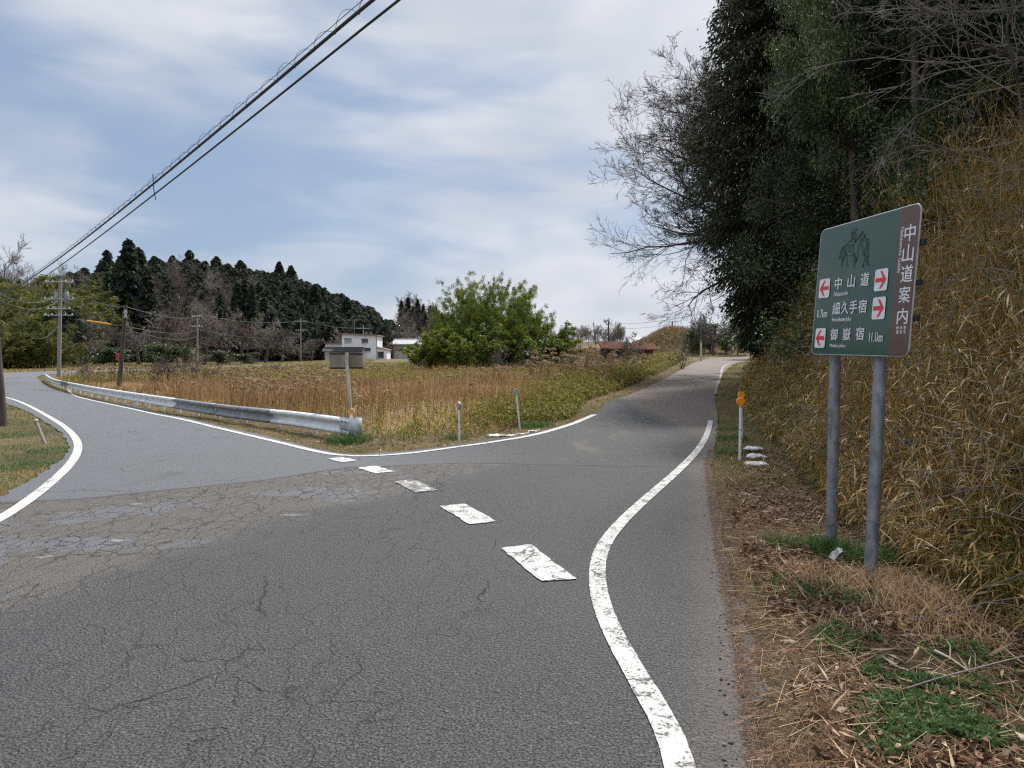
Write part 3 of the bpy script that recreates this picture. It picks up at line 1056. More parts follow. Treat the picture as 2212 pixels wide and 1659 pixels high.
# rounded end piece, its bolts, the first post and the amber reflector
p0 = rail_at(0)
d, sd2 = rail_side(0)
V, Fc = [], []
path = [(.42, -.057), (.0, -.060), (-.10, -.050), (-.19, .0), (-.21, .06), (-.19, .12), (-.10, .17), (.18, .18)]
for a, b in path:
    for z in (.012, -BH - .012):
        V.append(p0 + d * a + sd2 * b + np.array([0, 0, z]))
for i in range(len(path) - 1):
    Fc.append((2 * i, 2 * i + 1, 2 * i + 3, 2 * i + 2))
mb = MB()
mb.add(V, Fc, True)
o = mb.build('end_piece', M['grey_metal'], guard)
sol = o.modifiers.new('solid', 'SOLIDIFY')
sol.thickness = .006
for a in (.12, .30):
    for z in (-.07, -.27):
        mbb = MB()
        disc(mbb, p0 + d * a + sd2 * -.063 + np.array([0, 0, z]), -sd2, .015, .012, 8)
        mbb.build('bolt', M['cable'], o)
mb = MB()
c = p0 + d * .1 + sd2 * .07
mb.tube([(c[0], c[1], float(h(c[0], c[1])) - .1), (c[0], c[1], p0[2] - .02)], .057, 12)
mb.build('post', M['galv'], guard)
rc = at(*F(1405.5, 1646), p0[1] + .1)
mb = MB()
mb.tube([(rc[0], rc[1], p0[2] - .02), (rc[0], rc[1], rc[2] - .05)], .03, 10)
disc(mb, rc + np.array([0, .02, 0]), (.1, -1, 0), .060, .03)
rf = mb.build('reflector', M['white_paint'], guard)
mb = MB()
disc(mb, rc + np.array([.001, -.0125, 0]), (.1, -1, 0), .052, .012)
mb.build('lens', M['amber'], rf)

# ------------------------------------------------------------------ two-board sign seen from behind
yb = 15.2
bp = at(*F(1397, 1700), yb)
tp = at(*F(1387, 1411), yb)
zb = float(h(bp[0], bp[1]))
bs = thing('roadside_sign', 'pair of weathered grey boards seen from behind on one peeling white post', 'road sign', (bp[0] + .08, yb, zb))
mb = MB()
mb.box((bp[0] - .03 + .06, yb - .03, zb - .2), (bp[0] + .03 + .06, yb + .03, tp[2]))
V = np.array(mb.v)
V[:, 0] += (tp[0] - bp[0] - .06) * ((V[:, 2] - zb) / (tp[2] - zb))
mb.v = [tuple(v) for v in V]
mb.build('post', M['old_wood'], bs, bevel=.006)
M['board_back'] = simple('board_back', (.13, .118, .085), (.27, .245, .185), 3.2, .85, 0, .2, (1, 1, .4))
for x0, x1, y0, y1 in ((1320.5, 1380, 1412, 1475), (1394, 1450.5, 1413, 1474)):
    a, b = at(*F(x0, y1), yb + .06), at(*F(x1, y0), yb + .06)
    mb = MB()
    mb.box((a[0], yb + .055, a[2]), (b[0], yb + .075, b[2]))
    bo = mb.build('board', M['board_back'], bs)
    mb = MB()
    for z in (a[2] - .006, b[2] - .030):
        mb.box((a[0] - .008, yb + .043, z), (b[0] + .008, yb + .0535, z + .036))
    mb.build('batten', M['cable'], bo)

# ------------------------------------------------------------------ poles and cables
def pole(label, base, top, r0, r1, material, arms=(), cap=True, group='utility poles', name='utility_pole'):
    base, top = np.array(base, float), np.array(top, float)
    t = thing(name, label, 'utility pole', base, group)
    mb = MB()
    mb.tube([base - (top - base) * .04, base + (top - base) * .5, top], [r0, (r0 + r1) / 2, r1], 14)
    mb.build('shaft', material, t)
    for f, half, ang in arms:
        c = base + (top - base) * f
        dx, dy = math.cos(ang) * half, math.sin(ang) * half
        mb = MB()
        nn = np.array([math.sin(ang), -math.cos(ang), 0]) * (r1 + .05)
        mb.slab([c + nn + [-dx, -dy, -.045], c + nn + [dx, dy, -.045], c + nn + [dx, dy, .045], c + nn + [-dx, -dy, .045]], nrm(nn) * .08)
        am = mb.build('crossarm', M['grey_metal'], t)
        for q in (-.9, -.45, .45, .9):
            mb = MB()
            pq = c + nn + np.array([dx * q, dy * q, .05])
            mb.tube([pq, pq + [0, 0, .05], pq + [0, 0, .10], pq + [0, 0, .16]], [.03, .055, .04, .02], 8)
            mb.build('insulator', M['white_paint'], am)
    return t


# leaning timber pole at the left edge of the view
q0 = G(7, 921)
pl0 = pole('dark weathered timber pole leaning at the left edge, on the near grass verge', q0, at(-32, 470, q0[1] + .3), .105, .085, M['wood_pole'])
# tall pole with two transformers on the bend
Y1 = 69.0
a1 = at(*F(235, 1490), Y1)
a1[2] = float(h(a1[0], a1[1]))
t1 = at(*F(242, 1118), Y1)
pl1 = pole('tall grey utility pole with two transformers on the left bend', a1, t1, .19, .15, M['concrete'], [(.975, 1.4, .05), (.80, 1.5, .05), (.70, 1.15, .05), (.635, 1.45, .05)])
for x in (226.5, 267):
    c = at(*F(x, 1188), Y1 - .1)
    mb = MB()
    mb.tube([c + [0, 0, -.75], c + [0, 0, -.70], c + [0, 0, .45], c + [0, 0, .5]], [.16, .21, .21, .17], 16)
    mb.tube([c + [.1, 0, .5], c + [.1, 0, .75]], .05, 8)
    mb.tube([c + [-.1, 0, .5], c + [-.1, 0, .75]], .05, 8)
    mb.build('transformer', M['galv'], pl1)
# shorter timber pole standing in the field
Y2 = 42.0
a2 = at(*F(476, 1556), Y2)
t2 = at(*F(503, 1220), Y2)
a2[2] = float(h(a2[0], a2[1]))
pl2 = pole('short dark timber pole leaning to the right behind the guardrail', a2, t2, .14, .10, M['wood_pole'])
mb = MB()
for z in (.45, .75):
    mb.tube([t2 + [-.12, -.1, -z], t2 + [.14, -.1, -z]], .03, 8)
mb.tube([t2 + [.05, -.14, -.3], t2 + [.05, -.14, -.75]], .06, 10)
mb.build('clamp', M['grey_metal'], pl2)
mb = MB()
mb.tube([t2 + [.1, -.1, -.4], t2 + [.3, -.1, -.9], t2 + [.42, -.1, -1.6], t2 + [.45, -.1, -2.6]], .012, 5)
mb.build('drop_wire', M['wire'], pl2)


def far_pole(x, ytop, ybase, Y, label, arms, mt='concrete', r=.14):
    a = at(*F(x, ybase), Y)
    t = at(*F(x, ytop), Y)
    a[2] = min(a[2], float(h(a[0], a[1])))
    return pole(label, a, t, r, r * .8, M[mt], arms), t


pl3, t3 = far_pole(790, 1255, 1440, 112, 'thin grey utility pole among the brown trees left of the house', [(.95, .8, 0), (.76, .9, 0)])
pl4, t4 = far_pole(1203, 1272, 1420, 150, 'far utility pole with short crossarms just left of the white house', [(.92, 1.3, 0), (.72, 1.1, 0)])
pl5, t5 = far_pole(1453, 1300, 1420, 165, 'far utility pole topped by crossarms behind the white house roof', [(.9, 1.6, 0), (.72, 1.5, 0)])
pl6, t6 = far_pole(2434, 1284, 1400, 92, 'bare thin dark pole standing beyond the red barn roof', [], 'wood_pole', .11)
pl7, t7 = far_pole(2689, 1285, 1350, 118, 'dark pole with one crossarm on the brown mound', [(.97, 1.0, .1)], 'wood_pole', .14)
pl8, t8 = far_pole(2804, 1245, 1418, 72, 'slim grey steel pole at the far bend of the rising road', [], 'galv', .075)
mb = MB()
bb = np.array(pl8.location)
mb.tube([bb + [0, 0, .1], bb + [0, 0, 1.9]], .105, 12)
mb.build('sleeve', M['old_wood'], pl8)
tv = at(*F(1418, 1279), 158)
tb = at(*F(1418, 1345), 158)
ant = thing('aerial_mast', 'tv aerial mast rising behind the white house roof', 'tv aerial', (tb[0], tb[1], 3.0))
mb = MB()
mb.tube([(tb[0], tb[1], 2.5), tuple(tv)], .045, 6)
mb.build('mast', M['galv'], ant)
mb = MB()
for q in (-1.6, -1.1, -.55, 0, .55, 1.1, 1.6):
    mb.tube([tv + [q, -.7, -.05], tv + [q, .7, -.05]], .02, 5)
mb.tube([tv + [-1.8, 0, -.05], tv + [1.8, 0, -.05]], .03, 5)
mb.build('aerial', M['galv'], ant)


def span(p, q, sag, n=24):
    p, q = np.array(p, float), np.array(q, float)
    t = np.linspace(0, 1, n)[:, None]
    P = p + (q - p) * t
    P[:, 2] -= sag * 4 * (t * (1 - t))[:, 0]
    return P


def cable(label, P, r, mt='cable', group='overhead cables', name='overhead_cable'):
    mb = MB()
    mid = P[len(P) // 2]
    t = thing(name, label, 'overhead cable', mid, group)
    mb.tube(P, r, 8)
    mb.build('strand', M[mt], t)
    return t


# the thick cable crossing the sky, carried by a thin messenger wire with a spiral hanger
n0, f0 = at(800, 0, 7.2), at(0, 641, 40.0)
dirn = f0 - n0
A0, A1 = n0 - dirn * .22, f0 + dirn * .25
P = span(A0, A1, .62, 90)
# keep the two ends of the visible span where they are seen
lift = np.interp(np.linspace(0, 1, 90), [0, .22 / 1.47, 1.22 / 1.47, 1], [0, .30, .36, 0])
P[:, 2] += lift
th = cable('thick black overhead cable wrapped in a spiral hanger, crossing the sky', P, .019)
mb = MB()
Pm = P + np.array([0, 0, .085])
mb.tube(Pm, .0045, 6)
mb.build('messenger_wire', M['wire'], th)
mb = MB()
sl = np.concatenate([[0], np.cumsum(np.linalg.norm(np.diff(P, axis=0), axis=1))])
tt = np.arange(0, sl[-1], .035)
PC = np.stack([np.interp(tt, sl, P[:, k_]) for k_ in range(3)], 1)
dn = nrm(np.gradient(PC, axis=0))
sx = nrm(np.cross(dn, [0, 0, 1.0]))
ph = 2 * math.pi * tt / .55
rr_ = .055 + .03 * np.maximum(0, np.sin(ph / 3 + .7))
HL = PC + np.array([0, 0, .045]) + np.cos(ph)[:, None] * sx * .05 + np.sin(ph)[:, None] * np.array([0, 0, 1.0]) * rr_[:, None]
mb.tube(HL, .0032, 4, False)
mb.build('spiral_hanger', M['wire'], th)

n1, f1 = at(858, 0, 7.2), at(0, 660, 40.0)
dirn = f1 - n1
P2 = span(n1 - dirn * .22, f1 + dirn * .25, .45, 70)
P2[:, 2] += np.interp(np.linspace(0, 1, 70), [0, .22 / 1.47, 1.22 / 1.47, 1], [0, .22, .24, 0])
c2 = cable('plain black overhead cable running just below the thick wrapped one', P2, .014)
mb = MB()
tie = at(331, 409, 14.6)
mb.tube([tie + [0, 0, .32], tie + [.01, 0, 0], tie + [.05, 0, -.22]], .009, 6)
mb.build('tie', M['cable'], c2)

W = lambda x, y, Y: at(*F(x, y), Y)
cable('wire from the short timber pole top going left', span(t2 + [0, 0, -.1], W(365, 1203, 46), .1), .022, 'wire')
cable('wire from the short timber pole top sloping right into the brown trees', span(t2 + [0, 0, -.1], t3 + [0, 0, -.4], .5), .022, 'wire')
gw = cable('wire carrying a bright yellow sleeve left of the short timber pole', span(t2 + [0, 0, -1.25], W(300, 1275, 46), .1), .02, 'wire')
mb = MB()
ya, yb_ = W(349, 1283, 44.9), W(443, 1297, 42.8)
mb.tube([ya, yb_], .055, 10)
mb.build('sleeve', M['yellow_tube'], gw)
cable('upper wire from the short timber pole to the pole in the brown trees', span(t2 + [0, 0, -1.3], t3 + [0, 0, -2.6], .5), .02, 'wire')
cable('lower wire from the short timber pole to the pole in the brown trees', span(t2 + [0, 0, -1.5], t3 + [0, 0, -3.6], .6), .02, 'wire')
cable('wire between the brown trees and the far pole beside the house', span(t3 + [.4, 0, -.2], t4 + [0, 0, -.6], .8), .028, 'wire')
cable('lower wire between the brown trees and the far pole beside the house', span(t3 + [.3, 0, -2.6], t4 + [0, 0, -4.2], .8), .028, 'wire')
cable('wire from the far pole beside the house passing over its roof', span(t4 + [.6, 0, -.5], t5 + [0, 0, -.7], .6), .03, 'wire')
cable('slack low wire from the transformer pole drooping left to the bamboo', span(a1 + (t1 - a1) * .56, W(60, 1285, 60), 1.6), .03, 'cable')
for f_, x, y in ((.80, 0, 1390 - 190), (.86, 0, 1172)):
    cable('line from the transformer pole crossarm going left above the bamboo, %s' % ('lower of two' if f_ < .85 else 'upper of two'), span(a1 + (t1 - a1) * f_, W(x, y, 45), .8), .022, 'wire')
cable('upper wire stretched across the sky from the slim pole to beyond the barn', span(t8 + [0, 0, -.25], W(2480, 1296, 92), .25), .018, 'wire')
cable('lower wire across the sky from the mound pole to the thin pole by the barn', span(t7 + [0, 0, -.4], t6 + [0, 0, -1.0], .3), .02, 'wire')
cable('wire from the mound pole to the slim pole on the bend', span(t7 + [0, 0, -.1], t8 + [0, 0, -1.3], .5), .016, 'wire')

rm = W(476, 1429, 86)
rd = thing('red_marker', 'small red marker box beside the far road behind the timber pole', 'marker', (rm[0], rm[1], float(h(rm[0], rm[1]))))
mb = MB()
mb.box((rm[0] - .32, rm[1] - .2, rm[2] - .4), (rm[0] + .32, rm[1] + .2, rm[2] + .5))
mb.build('box', M['red'], rd, bevel=.04)
mb = MB()
mb.tube([(rm[0], rm[1], float(h(rm[0], rm[1])) - .2), (rm[0], rm[1], rm[2] - .39)], .06, 8)
mb.build('post', M['galv'], rd)

# ------------------------------------------------------------------ white house
M['wall_white'] = simple('wall_white', (.68, .70, .72), (.80, .82, .83), 1.2, .85, 0, .1, (1, 1, .35))
M['fascia'] = simple('fascia', (.17, .12, .09), (.25, .18, .14), 2, .8)
M['tile_dark'] = simple('tile_dark', (.025, .026, .03), (.06, .062, .068), 6, .75)
M['frame_dark'] = simple('frame_dark', (.10, .085, .075), (.16, .14, .125), 6, .6)
M['brown_panel'] = simple('brown_panel', (.22, .09, .05), (.32, .15, .09), 3, .8)


def glassmat():
    m, t = mat('window_glass')
    v = t.n('ShaderNodeTexCoord').outputs['Object']
    c = t.mix(t.ss(t.noise(v, 1.2, 2.0), .4, .6), (.025, .028, .032), (.09, .09, .085))
    finish(t, bsdf(t, c, .12, 0, None, .7))
    return m


M['glass'] = glassmat()
M['curtain'] = simple('curtain', (.30, .30, .30), (.45, .45, .45), 4, .9)
YH = 142.0
pxm = YH / FPX


def hx(z):
    """X in the world of a column of the enlarged house picture"""
    return ((1200 + z / 2.764) / 4 - 512) * pxm


def hz(z):
    return 1.6 + (HOR - (1250 + z / 2.764) / 4) * pxm


house = thing('white_house', 'two storey white house with flat sloping roofs beyond the grass field', 'house', ((hx(465) + hx(848)) / 2, YH + 2.5, hz(545)))
gz = hz(560) - .6
mb = MB()
X0, X1, X2, X3 = hx(275), hx(465), hx(848), hx(958)
mb.slab([(X1, YH, gz), (X2, YH, gz), (X2, YH, hz(258)), (X1, YH, hz(240))], (0, 6.5, 0))
mb.build('main_wall', M['wall_white'], house)
mb = MB()
mb.slab([(X0, YH + .4, gz), (X1 - .003, YH + .4, gz), (X1 - .003, YH + .4, hz(346)), (X0, YH + .4, hz(346))], (0, 5.5, 0))
mb.build('annexe_wall', M['wall_white'], house)
mb = MB()
mb.slab([(X2 + .003, YH + .2, gz), (X3, YH + .2, gz), (X3, YH + .2, hz(412)), (X2 + .003, YH + .2, hz(385))], (0, 4.5, 0))
mb.build('annexe_wall', M['wall_white'], house)
mb = MB()
e = .35
mb.slab([(X1 - e, YH - .4, hz(240) + .015), (X2 + e, YH - .4, hz(260) + .015), (X2 + e, YH - .4, hz(260) + .24), (X1 - e, YH - .4, hz(240) + .24)], (0, 7.3, 0))
mb.build('roof', M['fascia'], house)
mb = MB()
mb.slab([(X0 - .2, YH, hz(346) + .012), (X1 - .006, YH, hz(346) + .012), (X1 - .006, YH, hz(346) + .2), (X0 - .2, YH, hz(346) + .2)], (0, 6.2, 0))
mb.build('annexe_roof', M['fascia'], house)
mb = MB()
mb.slab([(X2 + .006, YH - .1, hz(385) + .012), (X3 + .25, YH - .1, hz(416) + .012), (X3 + .25, YH - .1, hz(416) + .14), (X2 + .006, YH - .1, hz(385) + .14)], (0, 5.1, 0))
mb.build('annexe_roof', M['fascia'], house)
# tiled porch roof on the front, sloping towards the field
mb = MB()
mb.slab([(X0 - .1, YH - 1.7, hz(437)), (hx(708), YH - 1.7, hz(437)), (hx(706), YH - .012, hz(388)), (X0 - .1, YH - .012, hz(388))], (0, 0, .10))
po = mb.build('porch_roof', M['tile_dark'], house)
mb = MB()
for i in range(34):
    x = X0 - .08 + (hx(704) - X0) * i / 33
    mb.tube([(x, YH - 1.70, hz(437) + .125), (x, YH - .02, hz(388) + .125)], .06, 6)
mb.build('tile_ridge', M['tile_dark'], po)
mb = MB()
mb.box((X0 - .4, YH + .9, gz), (X0 - .01, YH + 2.2, hz(440)))
mb.build('side_panel', M['brown_panel'], house)
mb = MB()
for z in (470,):
    mb.tube([(X2 + .06, YH - .06, gz), (X2 + .06, YH - .06, hz(262))], .05, 8)
mb.build('downpipe', M['frame_dark'], house)


def window(x0, x1, y0, y1, yw, nx, curtain, parent):
    a, b, c, d_ = hx(x0), hx(x1), hz(y1), hz(y0)
    mb = MB()
    t_ = .07
    mb.box((a - t_, yw - .07, c - t_), (b + t_, yw - .004, c))
    mb.box((a - t_ - .05, yw - .16, d_), (b + t_ + .05, yw - .004, d_ + t_))
    mb.box((a - t_, yw - .07, c + .002), (a, yw - .004, d_ - .002))
    mb.box((b, yw - .07, c + .002), (b + t_, yw - .004, d_ - .002))
    for i in range(1, nx):
        x = a + (b - a) * i / nx
        mb.box((x - .03, yw - .06, c + .002), (x + .03, yw - .015, d_ - .002))
    f_ = mb.build('window_frame', M['frame_dark'], parent)
    mb = MB()
    mb.box((a, yw - .03, c), (b, yw - .006, d_))
    mb.build('pane', M['curtain'] if curtain else M['glass'], f_)
    mb = MB()
    mb.box((a - .12, yw - .15, c - t_ - .08), (b + .12, yw - .004, c - t_ - .003))
    mb.build('sill', M['white_paint'], f_)


window(500, 567, 290, 328, YH, 2, True, house)
window(687, 750, 293, 334, YH, 2, False, house)
window(716, 778, 395, 426, YH, 2, False, house)
window(864, 922, 436, 500, YH + .2, 2, False, house)

# far tiled house right of the white one
M['tile_grey'] = simple('tile_grey', (.30, .31, .32), (.46, .47, .48), 1.5, .5, 0, .3, (1, 6, 1))
M['plaster'] = simple('plaster', (.30, .29, .27), (.44, .42, .39), 1.5, .9)
YT = 152.0
xa, xb = at(*F(1555, 1360), YT)[0], at(*F(1690, 1360), YT)[0]
zt, ze = at(*F(1570, 1357), YT)[2], at(*F(1570, 1376), YT)[2]
th2 = thing('tiled_house', 'low house with pale grey tiled roof right of the white house', 'house', ((xa + xb) / 2, YT + 3, 0.5))
mb = MB()
mb.slab([(xa, YT, ze), (xb, YT, ze), (xb - .8, YT + 4, zt), (xa + .8, YT + 4, zt)], (0, 0, -.16))
mb.slab([(xb, YT + 8, ze), (xa, YT + 8, ze), (xa + .8, YT + 4.002, zt), (xb - .8, YT + 4.002, zt)], (0, 0, -.16))
ro = mb.build('roof', M['tile_grey'], th2)
mb = MB()
mb.tube([(xa + .7, YT + 4, zt + .05), (xb - .7, YT + 4, zt + .05)], .16, 8)
for i in range(26):
    x = xa + .5 + (xb - xa - 1) * i / 25
    mb.tube([(x, YT + .05, ze + .03), (x + (.3 if i < 13 else -.3) * .2, YT + 3.9, zt + .02)], .06, 5)
mb.build('tile_ridge', M['tile_grey'], ro)
mb = MB()
mb.box((xa + 1, YT + .8, -1), (xb - 1, YT + 7.2, ze - .02))
mb.build('wall', M['plaster'], th2)

# red roofed barn and the dark gabled barn behind it, beside the rising road
M['rust_roof'] = simple('rust_roof', (.075, .032, .024), (.14, .075, .055), 1.3, .95, 0, .3, (4, .6, 1), .01, .05)
M['dark_board'] = simple('dark_board', (.03, .026, .024), (.07, .06, .055), 3, .9, 0, .3, (3, 3, .3))
M['metal_roof'] = simple('metal_roof', (.33, .34, .34), (.48, .49, .49), 1.3, .85, 0, .2, (4, .6, 1), .01, .1)
YB = 88.0
p_ = [at(*F(2388, 1364), YB + 4), at(*F(2615, 1374), YB + 4), at(*F(2622, 1398), YB), at(*F(2404, 1392), YB)]
barn = thing('red_roofed_barn', 'long low barn with rusty red metal roof behind the brown grass', 'barn', (float((p_[0][0] + p_[1][0]) / 2), YB + 3, float(h(16, YB))))
mb = MB()
p_[2][0] += .3
mb.slab([p_[3], p_[2], p_[1], p_[0]], (0, 0, -.12))
ro = mb.build('roof', M['rust_roof'], barn)
mb = MB()
for i in range(30):
    t_ = (i + .5) / 30
    mb.tube([p_[3] * (1 - t_) + p_[2] * t_ + [0, 0, .02], p_[0] * (1 - t_) + p_[1] * t_ + [0, 0, .02]], .035, 5)
mb.build('seam', M['rust_roof'], ro)
mb = MB()
mb.box((p_[3][0] + .4, YB + .5, 0), (p_[2][0] - .5, YB + 3.8, p_[3][2] - .06))
mb.build('wall', M['dark_board'], barn)
mb = MB()
for x in (12.3, 14.5, 17.2):
    mb.box((x, YB + .40, 1.0), (x + 1.1, YB + .495, 2.3))
mb.build('door', M['brown_panel'], barn)
YC = 112.0
g0, g1, g2 = at(*F(2552, 1366), YC), at(*F(2578, 1350), YC), at(*F(2622, 1370), YC)
gb = thing('gabled_barn', 'dark barn with pale metal gable roof behind the red roofed one', 'barn', (float(g1[0]), YC + 4, 1.5))
mb = MB()
mb.slab([(g0[0], YC + .3, 0), (g2[0], YC + .3, 0), (g2[0], YC + .3, g2[2] - .25), (g1[0], YC + .3, g1[2] - .25), (g0[0], YC + .3, g0[2] - .25)], (1.5, 8, 0))
mb.build('wall', M['dark_board'], gb)
mb = MB()
mb.slab([g0 + [-.4, 0, -.15], g1 + [-.01, 0, 0], g1 + [2.6, 9, 0], g0 + [2.2, 9, -.15]], (0, 0, .14))
mb.slab([g1 + [.01, 0, 0], g2 + [.6, 0, -.25], g2 + [3.2, 9, -.25], g1 + [2.62, 9, 0]], (0, 0, .14))
mb.build('roof', M['metal_roof'], gb)
c_ = at(*F(2625, 1352), 125.0)
ph_ = thing('pale_shed', 'pale shed roof showing above the dark gabled barn', 'shed', (float(c_[0]), 127, 1.5))
mb = MB()
mb.slab([(c_[0] - 4.0, 125, c_[2] - .3), (c_[0] + 4.2, 125, c_[2] - .3), (c_[0] + 4.2, 130, c_[2] + .4), (c_[0] - 4.0, 130, c_[2] + .4)], (0, 0, -.15))
mb.build('roof', M['metal_roof'], ph_)
mb = MB()
mb.box((c_[0] - 3.6, 125.5, 0), (c_[0] + 3.8, 129.5, c_[2] - .5))
mb.build('wall', M['plaster'], ph_)

# wire fence on the straw terrace behind the far bend
fp = [at(*F(x, y), Y) for x, y, Y in ((2815, 1404, 92.0), (2870, 1402, 93.0), (2930, 1400, 94.0), (2965, 1402, 94.5), (3010, 1404, 95.0))]
fz = [float(h(p[0], p[1])) for p in fp]
fence = thing('wire_fence', 'dark wire mesh fence on the straw coloured terrace beyond the bend', 'fence', (fp[0][0], fp[0][1], fz[0]))
for i in range(len(fp) - 1):
    for t_ in (0, .5):
        x, y = fp[i][:2] * (1 - t_) + fp[i + 1][:2] * t_
        z = float(h(x, y))
        mb = MB()
        mb.tube([(x, y, z - .1), (x, y, z + 1.05)], .03, 6)
        mb.build('post', M['cable'], fence)
mb = MB()
for q in np.linspace(.08, 1.0, 6):
    for i in range(len(fp) - 1):
        mb.tube([(fp[i][0], fp[i][1], fz[i] + q), (fp[i + 1][0], fp[i + 1][1], fz[i + 1] + q)], .010, 4)
for i in range(len(fp) - 1):
    for t_ in np.linspace(0, 1, 26):
        x, y = fp[i][:2] * (1 - t_) + fp[i + 1][:2] * t_
        z = fz[i] * (1 - t_) + fz[i + 1] * t_
        mb.tube([(x, y, z + .06), (x, y, z + 1.0)], .007, 4)
mb.build('mesh', M['cable'], fence)


# ------------------------------------------------------------------ sandbags, litter, sticks
def lump(mb, c, sx, sy, sz, seed, rotz=0.0, nu=18, nv=9):
    rg = np.random.default_rng(seed)
    V, Fc = [], []
    ph = rg.uniform(0, 6, 6)
    for i in range(nv + 1):
        th = math.pi * i / nv
        for j in range(nu):
            p = 2 * math.pi * j / nu
            k_ = 1 + .16 * math.sin(3 * p + ph[0]) * math.sin(th) + .13 * math.sin(5 * p + ph[1] + 2 * th) + .06 * math.sin(7 * th + ph[2])
            ct, st_ = math.cos(p), math.sin(p)
            x = sx * np.sign(ct) * abs(ct) ** .7 * math.sin(th) ** .7 * k_
            y = sy * np.sign(st_) * abs(st_) ** .7 * math.sin(th) ** .7 * k_
            z = sz * (math.cos(th) * (.8 + .3 * math.sin(2 * p + ph[4]) * math.sin(th)) + .25 * math.sin(5 * p + ph[3]) * math.sin(2 * th))
            cr, sr = math.cos(rotz), math.sin(rotz)
            V.append((c[0] + x * cr - y * sr, c[1] + x * sr + y * cr, c[2] + z))
    for i in range(nv):
        for j in range(nu):
            j2 = (j + 1) % nu
            Fc.append((i * nu + j, (i + 1) * nu + j, (i + 1) * nu + j2, i * nu + j2))
    mb.add(V, Fc, True)


def sandbag(label, fx, fy, sx, sy, sz, seed, rotz, dz=.0, neck=True):
    p = G(*F(fx, fy))
    t = thing('sandbag', label, 'sandbag', p, 'white sandbags on the verges')
    mb = MB()
    lump(mb, (p[0], p[1], p[2] + sz * .6 + dz), sx, sy, sz, seed, rotz)
    mb.build('bag', M['bag'], t)
    if not neck:
        return
    mb = MB()
    e = np.array([math.cos(rotz), math.sin(rotz), 0])
    c = np.array([p[0], p[1], p[2] + sz * .6 + dz]) + e * sx * .95
    mb.tube([c, c + e * .04, c + e * .09 + [0, 0, .01]], [.035, .016, .04], 8)
    mb.build('tied_neck', M['bag'], t)


sandbag('plump white sandbag at the verge left of the leaning reflector post', 1975, 1750, .15, .10, .05, 3, .2)
sandbag('torn flat white sandbag next to the plump one on the left verge', 2040, 1744, .12, .08, .02, 4, .5)
sandbag('small flat white sandbag farther along the left verge', 2085, 1737, .09, .06, .016, 5, .1)
sandbag('last white sandbag of the left verge row, by the leaning post foot', 2125, 1727, .11, .07, .022, 6, .3)
sandbag('nearest white sandbag at the mouth of the right ditch', 3022, 1866, .17, .13, .05, 7, .1, .0, False)
sandbag('middle white sandbag behind the nearest one at the right ditch', 3022, 1842, .15, .13, .045, 8, -.2, .04, False)
sandbag('rear white sandbag at the right ditch, topmost of its pile', 3012, 1818, .15, .12, .045, 9, .25, .07, False)

pp = G(*F(3345, 2262))
ps = thing('crumpled_paper', 'crumpled white paper scrap on the grass between the sign posts', 'litter', pp)
mb = MB()
rg = np.random.default_rng(2)
V = []
for i in range(5):
    for j in range(5):
        V.append((pp[0] + (i - 2) * .022 + rg.normal(0, .006), pp[1] + (j - 2) * .02 + rg.normal(0, .006), pp[2] + .09 + .03 * (i - 2) * .6 + rg.normal(0, .014)))
mb.slab([V[0], V[4], V[24], V[20]], (0, 0, -.002))
mb.v, mb.f, mb.sm = [], [], []
mb.add(V, [(i * 5 + j, i * 5 + j + 1, (i + 1) * 5 + j + 1, (i + 1) * 5 + j) for i in range(4) for j in range(4)])
o = mb.build('paper', M['bag'], ps)
sol = o.modifiers.new('solid', 'SOLIDIFY')
sol.thickness = .002


def stick(label, pts, r, mt, lifts):
    P = [G(*F(x, y)) + np.array([0, 0, l]) for (x, y), l in zip(pts, lifts)]
    t = thing('fallen_stick', label, 'stick', P[0], 'fallen sticks on the right verge')
    mb = MB()
    Pc = catmull(np.array(P), 6)
    mb.tube(Pc, np.linspace(r, r * .5, len(Pc)), 7)
    mb.build('stem', M[mt], t)
    mb = MB()
    m_ = Pc[len(Pc) // 2]
    mb.tube([m_, m_ + [.03, .05, .05], m_ + [.04, .10, .06]], [r * .5, r * .3, r * .2], 5)
    mb.build('twig', M[mt], t)


stick('long thin dark stick lying over the green weeds at the lower right', ((3610, 2800), (3760, 2785), (3900, 2772), (4040, 2750), (4200, 2730)), .0055, 'twig_grey', (.05, .09, .12, .14, .16))
stick('short thick pale stick lying on the leaves above the long one', ((3738, 2640), (3800, 2672), (3880, 2728)), .009, 'stick', (.05, .05, .05))

# ------------------------------------------------------------------ plant builders
def blades(P, H, Wd, lean, rng, nseg=3, curl=.35, az=None):
    """curved grass blades; returns vertices, quads"""
    n = len(P)
    az = rng.uniform(0, 2 * np.pi, n) if az is None else az
    d = np.stack([np.cos(az), np.sin(az), np.zeros(n)], 1)
    sa = az + rng.uniform(.6, 2.4, n)
    s = np.stack([np.cos(sa), np.sin(sa), np.zeros(n)], 1)
    L = H * lean * rng.uniform(.2, 1.3, n)
    rows = []
    for k in range(nseg + 1):
        t = k / nseg
        c = P + d * (L * t ** 1.8)[:, None]
        c = c + np.array([0, 0, 1.0]) * (H * (t - curl * lean * t ** 2.5))[:, None]
        wv = (Wd * (1 - .92 * t ** 1.6) / 2)[:, None]
        rows += [c - s * wv, c + s * wv]
    V = np.stack(rows, 1)
    m = 2 * (nseg + 1)
    b = (np.arange(n) * m)[:, None]
    Q = np.concatenate([b + np.array([[2 * k, 2 * k + 1, 2 * k + 3, 2 * k + 2]]) for k in range(nseg)], 0)
    return V.reshape(-1, 3), Q, nseg


